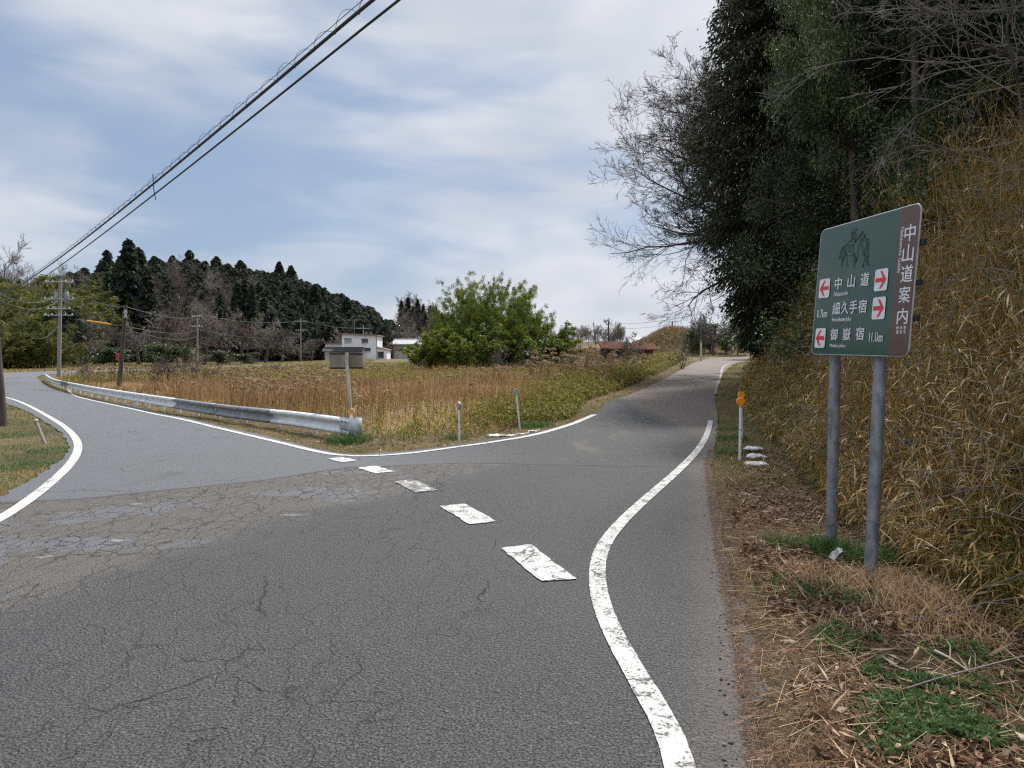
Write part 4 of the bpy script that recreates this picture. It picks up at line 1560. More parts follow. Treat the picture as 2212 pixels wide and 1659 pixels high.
def leaves(Cn, D, L, Wd, rng, fold=.25):
    """pointed leaves, one kite shaped face each"""
    n = len(Cn)
    r = nrm(rng.normal(0, 1, (n, 3)))
    s = nrm(np.cross(D, r))
    up = np.cross(s, D)
    L = np.broadcast_to(L, (n,))[:, None]
    Wd = np.broadcast_to(Wd, (n,))[:, None]
    V = np.stack([Cn, Cn + D * L * .42 + s * Wd / 2 + up * Wd * fold * .3, Cn + D * L + up * L * -.06, Cn + D * L * .42 - s * Wd / 2 + up * Wd * fold * .3], 1)
    Q = np.arange(n * 4).reshape(n, 4)
    return V.reshape(-1, 3), Q


def prisms(p0, p1, r0, r1, n=3):
    """tapered sticks"""
    p0, p1 = np.asarray(p0), np.asarray(p1)
    d = nrm(p1 - p0)
    ref = np.where(np.abs(d[:, 2:3]) < .9, np.array([[0, 0, 1.0]]), np.array([[1.0, 0, 0]]))
    a = nrm(np.cross(d, ref))
    b = np.cross(d, a)
    rows = []
    for q, rr in ((p0, r0), (p1, r1)):
        for k in range(n):
            t = 2 * math.pi * k / n
            rows.append(q + np.asarray(rr)[:, None] * (math.cos(t) * a + math.sin(t) * b))
    V = np.stack(rows, 1)
    base = (np.arange(len(p0)) * 2 * n)[:, None]
    Q = np.concatenate([base + np.array([[k, (k + 1) % n, n + (k + 1) % n, n + k]]) for k in range(n)], 0)
    return V.reshape(-1, 3), Q


def join(parts):
    Vs, Qs, Ts, o = [], [], [], 0
    for V, Q, T in parts:
        Vs.append(V)
        Qs.append(Q + o)
        Ts.append(T)
        o += len(V)
    return np.concatenate(Vs), np.concatenate(Qs), np.concatenate(Ts)


def skeleton(rng, height, r0, levels=4, kids=(9, 6, 5, 4), lens=(.45, .5, .5, .5), ang=(55, 45, 42, 40), up=(.02, .10, .10, .06), first=.25, bend=.16, lean=(0, 0), side=None, trunkfrac=1.0):
    """branching segments: arrays p0, p1, r0, r1, level"""
    out = []

    def grow(p, d, L, r, lev):
        ns = (10, 7, 5, 4, 3)[lev]
        step = L / ns
        nk = kids[lev] if lev < levels - 1 else 0
        ts = np.sort(rng.uniform(first if lev == 0 else .12, 1.0, nk)) if nk else []
        ki = 0
        for i in range(ns):
            d = nrm(d + rng.normal(0, bend * (.4 if lev == 0 else 1), 3) + np.array([0, 0, up[lev]]))
            q = p + d * step
            ra, rb = r * (1 - .8 * i / ns), r * (1 - .8 * (i + 1) / ns)
            out.append((p, q, ra, rb, lev))
            while ki < nk and ts[ki] <= (i + 1) / ns:
                t = ts[ki]
                ki += 1
                az = rng.uniform(0, 2 * math.pi)
                ref = nrm(np.cross(d, rng.normal(0, 1, 3)))
                if side is not None and lev == 0:
                    az = rng.normal(side[0], side[1])
                    hv = np.array([math.cos(az), math.sin(az), 0])
                    ref = nrm(hv - d * np.dot(hv, d))
                an = R(ang[lev] * rng.uniform(.7, 1.25))
                nd = nrm(d * math.cos(an) + ref * math.sin(an))
                LL = L * lens[lev] * rng.uniform(.65, 1.2) * (1.15 - .55 * t if lev == 0 else 1.0 - .35 * t)
                grow(p + (q - p) * rng.uniform(0, 1), nd, LL, max(rb * .62, r0 * .012), lev + 1)
            p = q

    grow(np.zeros(3), nrm(np.array([lean[0], lean[1], 1.0])), height * trunkfrac, r0, 0)
    p0 = np.array([o[0] for o in out])
    p1 = np.array([o[1] for o in out])
    return p0, p1, np.array([o[2] for o in out]), np.array([o[3] for o in out]), np.array([o[4] for o in out])


def bare_tree(name, label, cat, seed, height, r0, twig, tmin=.004, group=None, bark='bark', **kw):
    rng = np.random.default_rng(seed)
    p0, p1, ra, rb, lv = skeleton(rng, height, r0, **kw)
    t = thing(name, label, cat, (0, 0, 0), group)
    a = lv <= 1
    V, Q = prisms(p0[a], p1[a], np.maximum(ra[a], tmin), np.maximum(rb[a], tmin), 7)
    mesh_np('trunk', V, Q, M[bark], t, smooth=True, local=True)
    b = ~a
    V, Q = prisms(p0[b], p1[b], np.maximum(ra[b], tmin), np.maximum(rb[b], tmin), 3)
    mesh_np('twigs', V, Q, M[twig], t, local=True)
    return t


def conifer_geo(seed, H, Rm, nb, ql, size, z0=.06, power=.8, droop=.35, jit=.3, skirt=None, wr=.55, hang=0.0):
    rng = np.random.default_rng(seed)
    z = z0 + (1 - z0) * (np.arange(nb) + rng.uniform(0, 1, nb)) / nb
    az = np.arange(nb) * 2.39996 + rng.normal(0, .4, nb)
    Lb = Rm * (1 - z) ** power * rng.uniform(.65, 1.12, nb) * (np.minimum(1, .55 + (z - z0) * 5) if skirt is None else np.clip(.12 + z * skirt, 0, 1)) + Rm * .03
    t = rng.uniform(.12, 1.0, (nb, ql)) ** .75
    r = Lb[:, None] * t
    dx, dy = np.cos(az)[:, None], np.sin(az)[:, None]
    sp_ = rng.normal(0, jit, (nb, ql)) * r * .55
    x = dx * r - dy * sp_
    y = dy * r + dx * sp_
    zz = z[:, None] * H + r * (.25 - droop * t) + rng.normal(0, .012 * H * .5, (nb, ql)) * 1.0
    P = np.stack([x, y, zz], -1).reshape(-1, 3)
    D = np.stack([dx + 0 * r, dy + 0 * r, -.25 - .3 * t - hang], -1).reshape(-1, 3)
    D = nrm(D + rng.normal(0, .5, D.shape))
    n = len(P)
    sz = size * rng.uniform(.6, 1.3, n)
    V, Q = leaves(P - D * sz[:, None] * .4, D, sz, sz * wr, rng)
    # tone differs branch by branch
    tint = np.clip(np.repeat(rng.normal(.45, .2, nb), ql) + rng.normal(0, .14, n), 0, 1)
    return V, Q, tint


def conifer(name, label, cat, seed, H, Rm, nb, ql, size, mt='cedar', group=None, r0=None, **kw):
    t = thing(name, label, cat, (0, 0, 0), group)
    V, Q, tint = conifer_geo(seed, H, Rm, nb, ql, size, **kw)
    mesh_np('crown', V, Q, M[mt], t, tint, local=True)
    mb = MB()
    r0 = r0 or H * .016
    mb.tube([(0, 0, -.5), (0, 0, H * .5), (.02, 0, H * .97)], [r0, r0 * .6, r0 * .08], 8)
    mb.build('trunk', M['bark'], t, local=True)
    return t


def broadleaf(name, label, cat, seed, H, r0, nleaf, lsize, mt='evergreen', blob=.9, group=None, low=0.0, clump=1.0, twigmat='twig_dark', **kw):
    rng = np.random.default_rng(seed)
    p0, p1, ra, rb, lv = skeleton(rng, H, r0, levels=3, **kw)
    t = thing(name, label, cat, (0, 0, 0), group)
    V, Q = prisms(p0, p1, np.maximum(ra, .008), np.maximum(rb, .006), 5)
    mesh_np('trunk', V, Q, M['bark'], t, smooth=True, local=True)
    c = p1[(lv == 2)]
    c = c[c[:, 2] > low]
    c = c[rng.uniform(0, 1, len(c)) < clump]
    per = max(3, nleaf // len(c))
    n = len(c) * per
    ctone = np.repeat(rng.normal(.45, .2, len(c)), per)
    off = nrm(rng.normal(0, 1, (n, 3))) * (rng.uniform(0, 1, n) ** .5)[:, None] * blob * np.array([1, 1, .55])
    P = np.repeat(c, per, 0) + off
    D = nrm(off * .8 + rng.normal(0, .5, (n, 3)) + np.array([0, 0, -.25]))
    sz = lsize * rng.uniform(.6, 1.3, n)
    V, Q = leaves(P, D, sz, sz * .5, rng, .4)
    mesh_np('crown', V, Q, M[mt], t, np.clip(ctone + rng.normal(0, .2, n), 0, 1), local=True)
    return t


def bamboo(name, label, cat, seed, H, Rm, nc, per, lsize, mt='bamboo', group=None, spread=.7):
    """clump of arching culms with drooping plumes of leaves"""
    rng = np.random.default_rng(seed)
    t = thing(name, label, cat, (0, 0, 0), group)
    az = rng.uniform(0, 2 * np.pi, nc)
    br = Rm * spread * np.sqrt(rng.uniform(0, 1, nc))
    hh = H * (1 - .50 * (br / (Rm * spread)) ** 2.0) * rng.uniform(.70, 1.12, nc)
    bx, by = br * np.cos(az), br * np.sin(az)
    la = az + rng.normal(0, .7, nc)
    lean = (Rm * (1 - spread) * 1.3 + .12 * hh) * rng.uniform(.5, 1.25, nc)
    ts = np.linspace(0, 1, 8)
    cx = bx[:, None] + np.cos(la)[:, None] * lean[:, None] * ts ** 2.4
    cy = by[:, None] + np.sin(la)[:, None] * lean[:, None] * ts ** 2.4
    cz = hh[:, None] * (ts - .10 * ts ** 4)
    Pc = np.stack([cx, cy, cz], -1)
    V, Q = prisms(Pc[:, :-1].reshape(-1, 3), Pc[:, 1:].reshape(-1, 3), np.tile(.045 * (1 - .85 * ts[:-1]), nc), np.tile(.045 * (1 - .85 * ts[1:]), nc), 5)
    mesh_np('culms', V, Q, M['cedar_bright'], t, np.full(len(Q), .8), local=True)
    n = nc * per
    # each culm carries sprays, each spray a droop of leaves
    nsp = 14
    st_ = rng.uniform(.15, 1.0, (nc, nsp)) ** .8
    k = np.clip((st_ * 7).astype(int), 0, 6)
    f = st_ * 7 - k
    ii = np.arange(nc)[:, None]
    base = Pc[ii, k] * (1 - f)[..., None] + Pc[ii, k + 1] * f[..., None]
    sa = rng.uniform(0, 2 * np.pi, (nc, nsp))
    sl = (.10 * H * (1.15 - .7 * st_)) * rng.uniform(.6, 1.3, (nc, nsp))
    pl = per // nsp
    u = rng.uniform(0, 1, (nc, nsp, pl))
    P = base[:, :, None, :] + np.stack([np.cos(sa)[..., None] * sl[..., None] * u, np.sin(sa)[..., None] * sl[..., None] * u, sl[..., None] * (.55 * u - .75 * u * u)], -1)
    P = P + rng.normal(0, .013 * H, P.shape)
    P = P.reshape(-1, 3)
    P[:, 2] = np.maximum(P[:, 2], .1)
    sad = np.repeat(sa.reshape(-1), pl)
    D = nrm(np.stack([np.cos(sad), np.sin(sad), np.full(len(sad), -.55)], 1) + rng.normal(0, .45, (len(sad), 3)))
    sz = lsize * rng.uniform(.6, 1.3, len(P))
    V, Q = leaves(P, D, sz, sz * .30, rng)
    tn = np.repeat(np.clip(rng.normal(.42, .16, nc * nsp), 0, 1), pl) + .22 * (P[:, 2] / H - .5) * 0 + rng.normal(0, .12, len(P))
    mesh_np('foliage', V, Q, M[mt], t, np.clip(tn, 0, 1), local=True)
    return t


def sasa(P, H, nl, L, Wd, rng, tone=.5, tsd=.26, stem_w=.006, drop=.35, bare=.35):
    """bamboo grass: thin stems with long leaves in the upper part"""
    n = len(P)
    az = rng.uniform(0, 2 * np.pi, n)
    lean = rng.uniform(.05, .45, n)
    d = np.stack([np.cos(az), np.sin(az), np.zeros(n)], 1)
    top = P + d * (H * lean)[:, None] + np.array([0, 0, 1.0]) * (H * (1 - .25 * lean))[:, None]
    mid = P + d * (H * lean * .25)[:, None] + np.array([0, 0, 1.0]) * (H * .55)[:, None]
    s = np.stack([-np.sin(az + .7), np.cos(az + .7), np.zeros(n)], 1) * (stem_w / 2)
    V1 = np.stack([P - s, P + s, mid - s, mid + s, top - s * .4, top + s * .4], 1).reshape(-1, 3)
    b = (np.arange(n) * 6)[:, None]
    Q1 = np.concatenate([b + np.array([[0, 1, 3, 2]]), b + np.array([[2, 3, 5, 4]])], 0)
    T1 = np.tile(np.clip(rng.normal(.62, .15, n), 0, 1), 2)
    t = bare + (1 - bare) * rng.uniform(0, 1, (n, nl))
    tt_ = t[..., None]
    c = np.where(tt_ < .55, P[:, None] + (mid - P)[:, None] * (tt_ / .55), mid[:, None] + (top - mid)[:, None] * ((tt_ - .55) / .45))
    la = rng.uniform(0, 2 * np.pi, (n, nl))
    el = rng.normal(-.1, .55, (n, nl)) - drop * rng.uniform(0, 1, (n, nl))
    D = np.stack([np.cos(la) * np.cos(el), np.sin(la) * np.cos(el), np.sin(el)], -1).reshape(-1, 3)
    c = c.reshape(-1, 3)
    lt = np.repeat(np.broadcast_to(L, (n,)), nl) * rng.uniform(.55, 1.25, n * nl)
    wt = np.repeat(np.broadcast_to(Wd, (n,)), nl) * rng.uniform(.6, 1.2, n * nl)
    # each leaf in two faces so that it can bend over
    r = nrm(np.stack([rng.normal(0, .5, n * nl), rng.normal(0, .5, n * nl), np.ones(n * nl)], 1))
    sd_ = nrm(np.cross(D, r))
    D2 = nrm(D + np.array([0, 0, -1.0]) * rng.uniform(.1, .9, n * nl)[:, None])
    m1 = c + D * (lt * .5)[:, None]
    e1 = m1 + D2 * (lt * .5)[:, None]
    w2 = (wt / 2)[:, None]
    V2 = np.stack([c - sd_ * w2 * .25, c + sd_ * w2 * .25, m1 - sd_ * w2, m1 + sd_ * w2, e1 - sd_ * w2 * .06, e1 + sd_ * w2 * .06], 1).reshape(-1, 3)
    b = (np.arange(n * nl) * 6)[:, None]
    Q2 = np.concatenate([b + np.array([[0, 1, 3, 2]]), b + np.array([[2, 3, 5, 4]])], 0)
    tone = np.repeat(np.broadcast_to(tone, (n,)) + rng.normal(0, .12, n), nl)
    T2 = np.tile(np.clip(tone + rng.normal(0, tsd, n * nl), 0, 1), 2)
    return join([(V1, Q1, T1), (V2, Q2, T2)])


def dist_line(L, x, y):
    L = np.asarray(L, float)
    best = np.full(np.shape(x), 1e9)
    for a, b in zip(L[:-1], L[1:]):
        d = b - a
        t = np.clip(((x - a[0]) * d[0] + (y - a[1]) * d[1]) / max(d @ d, 1e-9), 0, 1)
        best = np.minimum(best, np.hypot(x - a[0] - d[0] * t, y - a[1] - d[1] * t))
    return best


def on_ground(x, y, dz=0.0):
    return np.stack([x, y, h(x, y) + dz], 1)


# ------------------------------------------------------------------ the grass field
rng = np.random.default_rng(11)
railin = [(p[0] + .45, p[1] + .75) for p in RC[::12]]
left_edge = E2[::2]
rise_edge = np.array([p for p in E2[:int(np.argmax(E2[:, 0] < .2))]][::2])     # only the side along the rising road
FIELD = railin + [(-49.0, 79), (-47, 88), (-40, 94), (-22, 100), (6, 104), (13, 92), (19.6, 78), (15.2, 62.5), (10.9, 48), (8.4, 40), (6.1, 33), (4.2, 27.6), (2.6, 23.9)] + [gxy(*p) for p in ((1235, 902), (1170, 917), (1110, 925), (1050, 938), (1000, 948), (930, 955), (860, 962), (800, 962), (765, 962))]


def field_points(n, y0=12.2, y1=103):
    Y = np.exp(rng.uniform(math.log(y0), math.log(y1), n * 3))
    a = rng.uniform(-.86, .30, n * 3)
    X = a * Y
    k = inside(FIELD, X, Y)
    return X[k][:n], Y[k][:n]


def wide(Y, k=38.0):
    return 1 + np.maximum(Y - 13, 0) / k


# dry grass over the whole field
X, Y = field_points(150000)
dl = dist_line(left_edge, X, Y)
dr = dist_line(np.array(railin), X, Y)
pn = vnoise(X, Y, .35, 2)
pn2 = vnoise(X, Y, .11, 6)
keep = rng.uniform(0, 1, len(X)) < np.clip(2.0 * (pn - .12), .18, 1)
X, Y, dl, dr, pn, pn2 = X[keep], Y[keep], dl[keep], dr[keep], pn[keep], pn2[keep]
edge = np.clip(np.minimum(dl, dr) / 2.2, .25, 1)
lowf = 1 - .72 * sm(48, 62, Y) * sm(-8, -20, X)
flat_ = sm(.56, .68, vnoise(X, Y, .19, 77))             # patches beaten down and bleached
tall_ = sm(.60, .75, vnoise(X, Y, .23, 91)) * (1 - flat_)  # stands of tall rusty stems
Hh = (.30 + .55 * pn ** 1.3 + .38 * tall_) * (1 - .62 * flat_) * edge * rng.uniform(.45, 1.3, len(X)) * (1 + .35 * sm(45, 80, Y)) * lowf
V, Q, ns = blades(on_ground(X, Y), Hh, .013 * wide(Y) * rng.uniform(.5, 1.6, len(X)), .75, rng, 3, .5)
tn = np.clip(.34 + .75 * (pn2 - .45) + .35 * (.5 - pn) + .40 * flat_ - .22 * tall_ + rng.normal(0, .19, len(X)), 0, 1)
tag(mesh_np('dry_grass', V, Q, M['straw'], None, np.tile(tn, ns)), kind='stuff')

# green and yellow bamboo grass: along the rising road, by the guardrail and at the back
X, Y = field_points(60000)
dl = dist_line(rise_edge, X, Y)
de = dist_line(left_edge, X, Y)
dr = dist_line(np.array(railin), X, Y)
pn = vnoise(X, Y, .5, 8)
wgt = np.maximum.reduce([1.0 * sm(4.6, 1.6, dl) * (.12 + .88 * sm(-1.6, 1.4, X)) * sm(.22, .5, pn + .25 * sm(16, 24, Y)), .10 * sm(2.5, .6, de) * (pn > .45), .08 * sm(3.0, .6, dr) * (pn > .5), .95 * sm(44, 60, Y) * (.35 + pn), .006 + .05 * (pn > .72)])
k = rng.uniform(0, 1, len(X)) < wgt
X, Y, dl, dr, pn, de = X[k], Y[k], dl[k], dr[k], pn[k], de[k]
Hh = np.where(dl < 6, .50 + .35 * pn, .42 + .3 * pn) * np.clip(np.minimum(de, dr) / 1.6, .35, 1) * rng.uniform(.6, 1.25, len(X)) * (1 + .4 * sm(40, 75, Y)) * (1 - .72 * sm(48, 62, Y) * sm(-8, -20, X))
V, Q, T = sasa(on_ground(X, Y), Hh, 8, .2 * wide(Y, 60), .019 * wide(Y, 45), rng, np.clip(.36 + .22 * (pn - .5), 0, 1), .24, .006, .3, .2)
tag(mesh_np('bamboo_grass', V, Q, M['sasa_green'], None, T), kind='stuff')

# stiff dead stems standing in the field
X, Y = field_points(16000)
pn = vnoise(X, Y, .25, 12)
k = (pn > .42) & (dist_line(left_edge, X, Y) > 1.2)
X, Y = X[k], Y[k]
V, Q, ns = blades(on_ground(X, Y), rng.uniform(.5, 1.3, len(X)) * (.6 + .8 * pn[k]) * (1 + .2 * sm(40, 70, Y)) * (1 - .72 * sm(48, 62, Y) * sm(-8, -20, X)), .010 * wide(Y, 30), .18, rng, 2, .2)
tag(mesh_np('dead_stems', V, Q, M['straw'], None, np.tile(np.clip(rng.normal(.2, .18, len(X)), 0, 1), ns)), kind='stuff')


def plumes(X, Y, Hs, name, rng):
    """seed heads of pampas grass on thin stalks"""
    parts = []
    n = len(X)
    P = on_ground(X, Y)
    az = rng.normal(.2, .5, n)
    wd = np.maximum(.006, .0009 * Y)
    d = np.stack([np.cos(az), np.sin(az), np.zeros(n)], 1)
    top = P + d * (Hs * .14)[:, None] + np.array([0, 0, 1.0]) * Hs[:, None]
    V, Q = prisms(P, top, wd * .6, wd * .4, 3)
    parts.append((V, Q, np.tile(np.full(n, .45), 3)))
    m = 70
    t = rng.uniform(0, 1, (n, m))
    L = rng.uniform(.26, .42, n)
    c = top[:, None] + d[:, None] * (L[:, None] * .75 * t ** 1.6)[..., None] + np.array([0, 0, 1.0]) * (L[:, None] * (.8 * t - .75 * t * t))[..., None]
    c = c.reshape(-1, 3)
    D = nrm(np.repeat(d, m, 0) * .7 + rng.normal(0, .35, (n * m, 3)) + np.array([0, 0, -.15]))
    V, Q = leaves(c, D, rng.uniform(.06, .13, n * m), np.repeat(np.maximum(.010, .0011 * Y), m), rng)
    parts.append((V, Q, np.clip(rng.normal(.5, .22, n * m), 0, 1)))
    V, Q, T = join(parts)
    return tag(mesh_np(name, V, Q, M['plume'], None, T), kind='stuff')


X, Y = field_points(6000, 15, 85)
pn = vnoise(X, Y, .16, 21)
k = ((pn > .66) | (rng.uniform(0, 1, len(X)) < .03)) & (dist_line(left_edge, X, Y) > 1.5)
X, Y = X[k][:620], Y[k][:620]
# the taller group seen against the sky beside the rising road
gy = rng.uniform(22, 42, 64)
gx = rng.uniform(.015, .17, 64) * gy
k = inside(FIELD, gx, gy)
X, Y = np.concatenate([X, gx[k]]), np.concatenate([Y, gy[k]])
Hs = np.concatenate([rng.uniform(.65, 1.1, len(X) - k.sum()), rng.uniform(1.0, 1.75, k.sum())])
plumes(X, Y, Hs, 'pampas_grass', rng)

# short grass of the verges: tip of the junction, roadside strips, left hand bank
def strip(line, w, n, side=1.0, off=0.0, ymax=80):
    """random points in a band beside a polyline, denser near the camera"""
    L = np.asarray(line, float)
    sg = L[1:] - L[:-1]
    ln = np.hypot(sg[:, 0], sg[:, 1])
    my = np.maximum(.5 * (L[1:, 1] + L[:-1, 1]), 3)
    pr = ln / my ** 1.4
    i = rng.choice(len(sg), n, p=pr / pr.sum())
    t = rng.uniform(0, 1, n)
    b = L[i] + sg[i] * t[:, None]
    nn = np.stack([-sg[i, 1], sg[i, 0]], 1) / np.maximum(ln[i], 1e-6)[:, None]
    q = b + nn * side * (off + w * rng.uniform(0, 1, n))[:, None]
    return q[:, 0], q[:, 1]


parts = []
ve = [p for p in E2 if 8 < p[1] < 72 and p[0] > -50]
for (w_, n_, hh, tone) in ((.55, 16000, .05, .62), (1.5, 13000, .085, .5), (.9, 2500, .12, .2)):
    X, Y = strip(ve, w_, n_, -1.0)
    k = ~inside(outline, X, Y)
    X, Y = X[k], Y[k]
    V, Q, ns = blades(on_ground(X, Y), hh * rng.uniform(.4, 1.4, len(X)), .006 * wide(Y, 20), 1.1, rng, 2, .5)
    parts.append((V, Q, np.tile(np.clip(tone + rng.normal(0, .2, len(X)), 0, 1), ns)))
lv = [p for p in E3 if p[1] > 5 and p[0] > -48 and p[1] < 60]
for (w_, n_, hh, tone, o_) in ((6.0, 42000, .10, .5, 0), (1.1, 10000, .10, .12, 0), (12, 9000, .16, .6, .5)):
    X, Y = strip(lv, w_, n_, -1.0, o_)
    k = ~inside(outline, X, Y)
    X, Y = X[k], Y[k]
    pn = vnoise(X, Y, .8, 31)
    V, Q, ns = blades(on_ground(X, Y), hh * rng.uniform(.4, 1.4, len(X)), .007 * wide(Y, 16), 1.2, rng, 2, .5)
    parts.append((V, Q, np.tile(np.clip(tone + .9 * (pn - .5) + rng.normal(0, .17, len(X)), 0, 1), ns)))
rv = [p for p in E1 if 8.5 < p[1] < 74]
for (w_, n_, hh, tone) in ((1.3, 15000, .12, .38), (.6, 6000, .07, .7)):
    X, Y = strip(rv, w_, n_, -1.0)
    k = ~inside(outline, X, Y)
    X, Y = X[k], Y[k]
    V, Q, ns = blades(on_ground(X, Y), hh * rng.uniform(.4, 1.5, len(X)), .006 * wide(Y, 20), 1.0, rng, 2, .5)
    parts.append((V, Q, np.tile(np.clip(tone + rng.normal(0, .25, len(X)), 0, 1), ns)))
# pale cropped grass of the terrace behind the far bend and the bank beyond the left bend
X, Y = rng.uniform(16, 48, 26000), rng.uniform(82, 104, 26000)
k = ~inside(outline, X, Y)
X, Y = X[k], Y[k]
V, Q, ns = blades(on_ground(X, Y), .16 * rng.uniform(.4, 1.5, len(X)), np.full(len(X), .05), 1.0, rng, 2, .5)
parts.append((V, Q, np.tile(np.clip(.80 + rng.normal(0, .15, len(X)), 0, 1), ns)))
Y = rng.uniform(86, 150, 30000)
X = rng.uniform(-.82, -.2, 30000) * Y
k = ~inside(outline, X, Y) & ~inside(FIELD, X, Y)
X, Y = X[k], Y[k]
V, Q, ns = blades(on_ground(X, Y), .30 * rng.uniform(.4, 1.5, len(X)), np.full(len(X), .07), 1.0, rng, 2, .5)
parts.append((V, Q, np.tile(np.clip(.55 + rng.normal(0, .25, len(X)), 0, 1), ns)))
V, Q, T = join(parts)
tag(mesh_np('verge_grass', V, Q, M['verge'], None, T), kind='stuff')


def tufts(spots, name, mt, hmul=1.0, wmul=1.0):
    parts = []
    for (x, y, r, n, hh) in spots:
        a, q = rng.uniform(0, 2 * np.pi, n), r * np.sqrt(rng.uniform(0, 1, n))
        X, Y = x + np.cos(a) * q, y + np.sin(a) * q
        k = ~inside(outline, X, Y)
        X, Y = X[k], Y[k]
        n = len(X)
        V, Q, ns = blades(on_ground(X, Y), hh * hmul * rng.uniform(.4, 1.2, n), np.full(n, .006 * wmul * (1 + y / 25)), .8, rng, 3, .45)
        parts.append((V, Q, np.tile(np.clip(rng.normal(.45, .22, n), 0, 1), ns)))
    V, Q, T = join(parts)
    return tag(mesh_np(name, V, Q, M[mt], None, T), kind='stuff')


g = lambda d, e: gxy(d, e)
tufts([(*g(755, 958), .45, 500, .38), (*g(1245, 938), .0 + .25, 160, .16), (*g(1150, 925), .3, 260, .26), (*g(1180, 922), .25, 160, .2), (*g(985, 950), .25, 160, .2), (*g(1580, 950), .35, 320, .2), (*g(1575, 985), .3, 220, .2), (*g(1572, 930), .3, 200, .16),
       (*g(1690, 1185), .16, 200, .17), (*g(1790, 1195), .18, 340, .22), (*g(1830, 1210), .24, 300, .20), (*g(1900, 1215), .2, 170, .2), (*g(1850, 1290), .3, 200, .15), (*g(1700, 1290), .2, 170, .11), (*g(130, 975), .5, 600, .10), (*g(60, 1010), .5, 500, .10), (*g(20, 945), .7, 400, .12)], 'green_grass', 'greengrass')
# ochre tangle of curled dry grass between the posts and the road
tufts([(*g(1790, 1265), .35, 420, .17), (*g(1880, 1262), .25, 260, .15), (*g(1960, 1290), .4, 500, .2), (*g(2060, 1350), .5, 600, .22), (*g(1830, 1370), .2, 150, .12), (*g(2000, 1330), .3, 250, .2), (*g(1745, 1255), .2, 120, .15)], 'curled_grass', 'straw', 1.0, .8)

# ------------------------------------------------------------------ the bank on the right
def bank_points(n, y0, y1, d0, d1, powr=1.0):
    Y = np.exp(rng.uniform(math.log(y0), math.log(y1), n))
    d = d0 + (d1 - d0) * rng.uniform(0, 1, n) ** powr
    return np.interp(Y, *FOOT) + d, Y, d


parts = []
X, Y, d = bank_points(19000, 1.6, 13, -.1, 6.0, 1.3)
pn = vnoise(X, Y, .7, 41)
tl = vnoise(X, Y, .55, 47)
Hh = np.clip(.35 + .75 * np.maximum(d, 0), .3, 2.3) * rng.uniform(.6, 1.25, len(X)) * (.5 + 1.05 * tl)
parts.append(sasa(on_ground(X, Y), Hh, 8, rng.choice([.09, .13, .17, .22], len(X)), .0135, rng, np.clip(.42 + .75 * (pn - .5), 0, 1), .26, .005, .5, .15))
X, Y, d = bank_points(15000, 13, 62, -.2, 6.0, 1.3)
pn = vnoise(X, Y, .5, 43)
Hh = np.clip(.4 + .6 * np.maximum(d, 0), .35, 1.9) * rng.uniform(.6, 1.2, len(X)) * (.75 + .5 * pn)
parts.append(sasa(on_ground(X, Y), Hh, 8, .2 * wide(Y, 60), .018 * wide(Y, 40), rng, np.clip(.42 + .3 * (pn - .5), 0, 1), .25, .006, .4, .2))
# brown thicket on the mound behind the bend
X, Y = rng.normal(22.5, 4.2, 5200), rng.normal(100, 5, 5200)
k = ~inside(outline, X, Y)
V, Q, T = sasa(on_ground(X[k], Y[k]), rng.uniform(.4, 1.1, k.sum()), 7, .32, .045, rng, .45, .24, .02)
X, Y = rng.uniform(-10, 17, 5000), rng.uniform(97, 122, 5000)
k = ~inside(outline, X, Y)
V2, Q2, T2 = sasa(on_ground(X[k], Y[k]), rng.uniform(.4, 1.2, k.sum()), 7, .36, .05, rng, .35, .24, .02)
V, Q, T = join([(V, Q, T), (V2, Q2, T2)])
tag(mesh_np('brown_thicket', V, Q, M['dead_stem'], None, T), kind='stuff')
V, Q, T = join(parts)
tag(mesh_np('bamboo_grass_bank', V, Q, M['sasa'], None, T), kind='stuff')

# fine dead grass hanging among the bamboo leaves
X, Y, d = bank_points(30000, 1.6, 22, -.1, 5.5, 1.2)
Hh = np.clip(.4 + .7 * np.maximum(d, 0), .3, 1.8) * rng.uniform(.4, 1.1, len(X))
V, Q, ns = blades(on_ground(X, Y), Hh, .0042 * wide(Y, 12), .65, rng, 3, .6)
tag(mesh_np('dead_grass', V, Q, M['dead_stem'], None, np.tile(np.clip(rng.normal(.45, .25, len(X)), 0, 1), ns)), kind='stuff')

# dry vines and thin canes tangled over the bank
X, Y, d = bank_points(1700, 2.4, 20, .1, 5.0)
p = on_ground(X, Y)
hh = np.clip(.5 + .6 * d, .4, 1.7)
p0, p1 = [], []
for i in range(len(p)):
    q = p[i] + [0, 0, hh[i] * rng.uniform(.2, 1)]
    dd = nrm(np.array([rng.normal(-.3, .7), rng.normal(0, .9), rng.normal(.1, .5)]))
    for s_ in range(7):
        dd = nrm(dd + rng.normal(0, .25, 3) + [0, 0, -.05])
        q2 = q + dd * rng.uniform(.08, .22)
        p0.append(q)
        p1.append(q2)
        q = q2
V, Q = prisms(np.array(p0), np.array(p1), np.full(len(p0), .0035), np.full(len(p0), .003), 3)
tag(mesh_np('dry_vines', V, Q, M['twig_grey']), kind='stuff')

# ------------------------------------------------------------------ litter on the right verge
RE = ((0, 2.6, 3.52, 4.53, 5.6, 7.35, 10.2, 13.7, 22), (.85, 1.0, 1.25, 1.5, 1.75, 2.2, 2.95, 4.05, 6.6))


def verge_points(n, y0, y1, lo, hi, p=1.0):
    Y = np.exp(rng.uniform(math.log(y0), math.log(y1), n))
    f = lo + (hi - lo) * rng.uniform(0, 1, n) ** p
    a, b = np.interp(Y, *RE), np.interp(Y, *FOOT)
    return a + (b + .4 - a) * f, Y


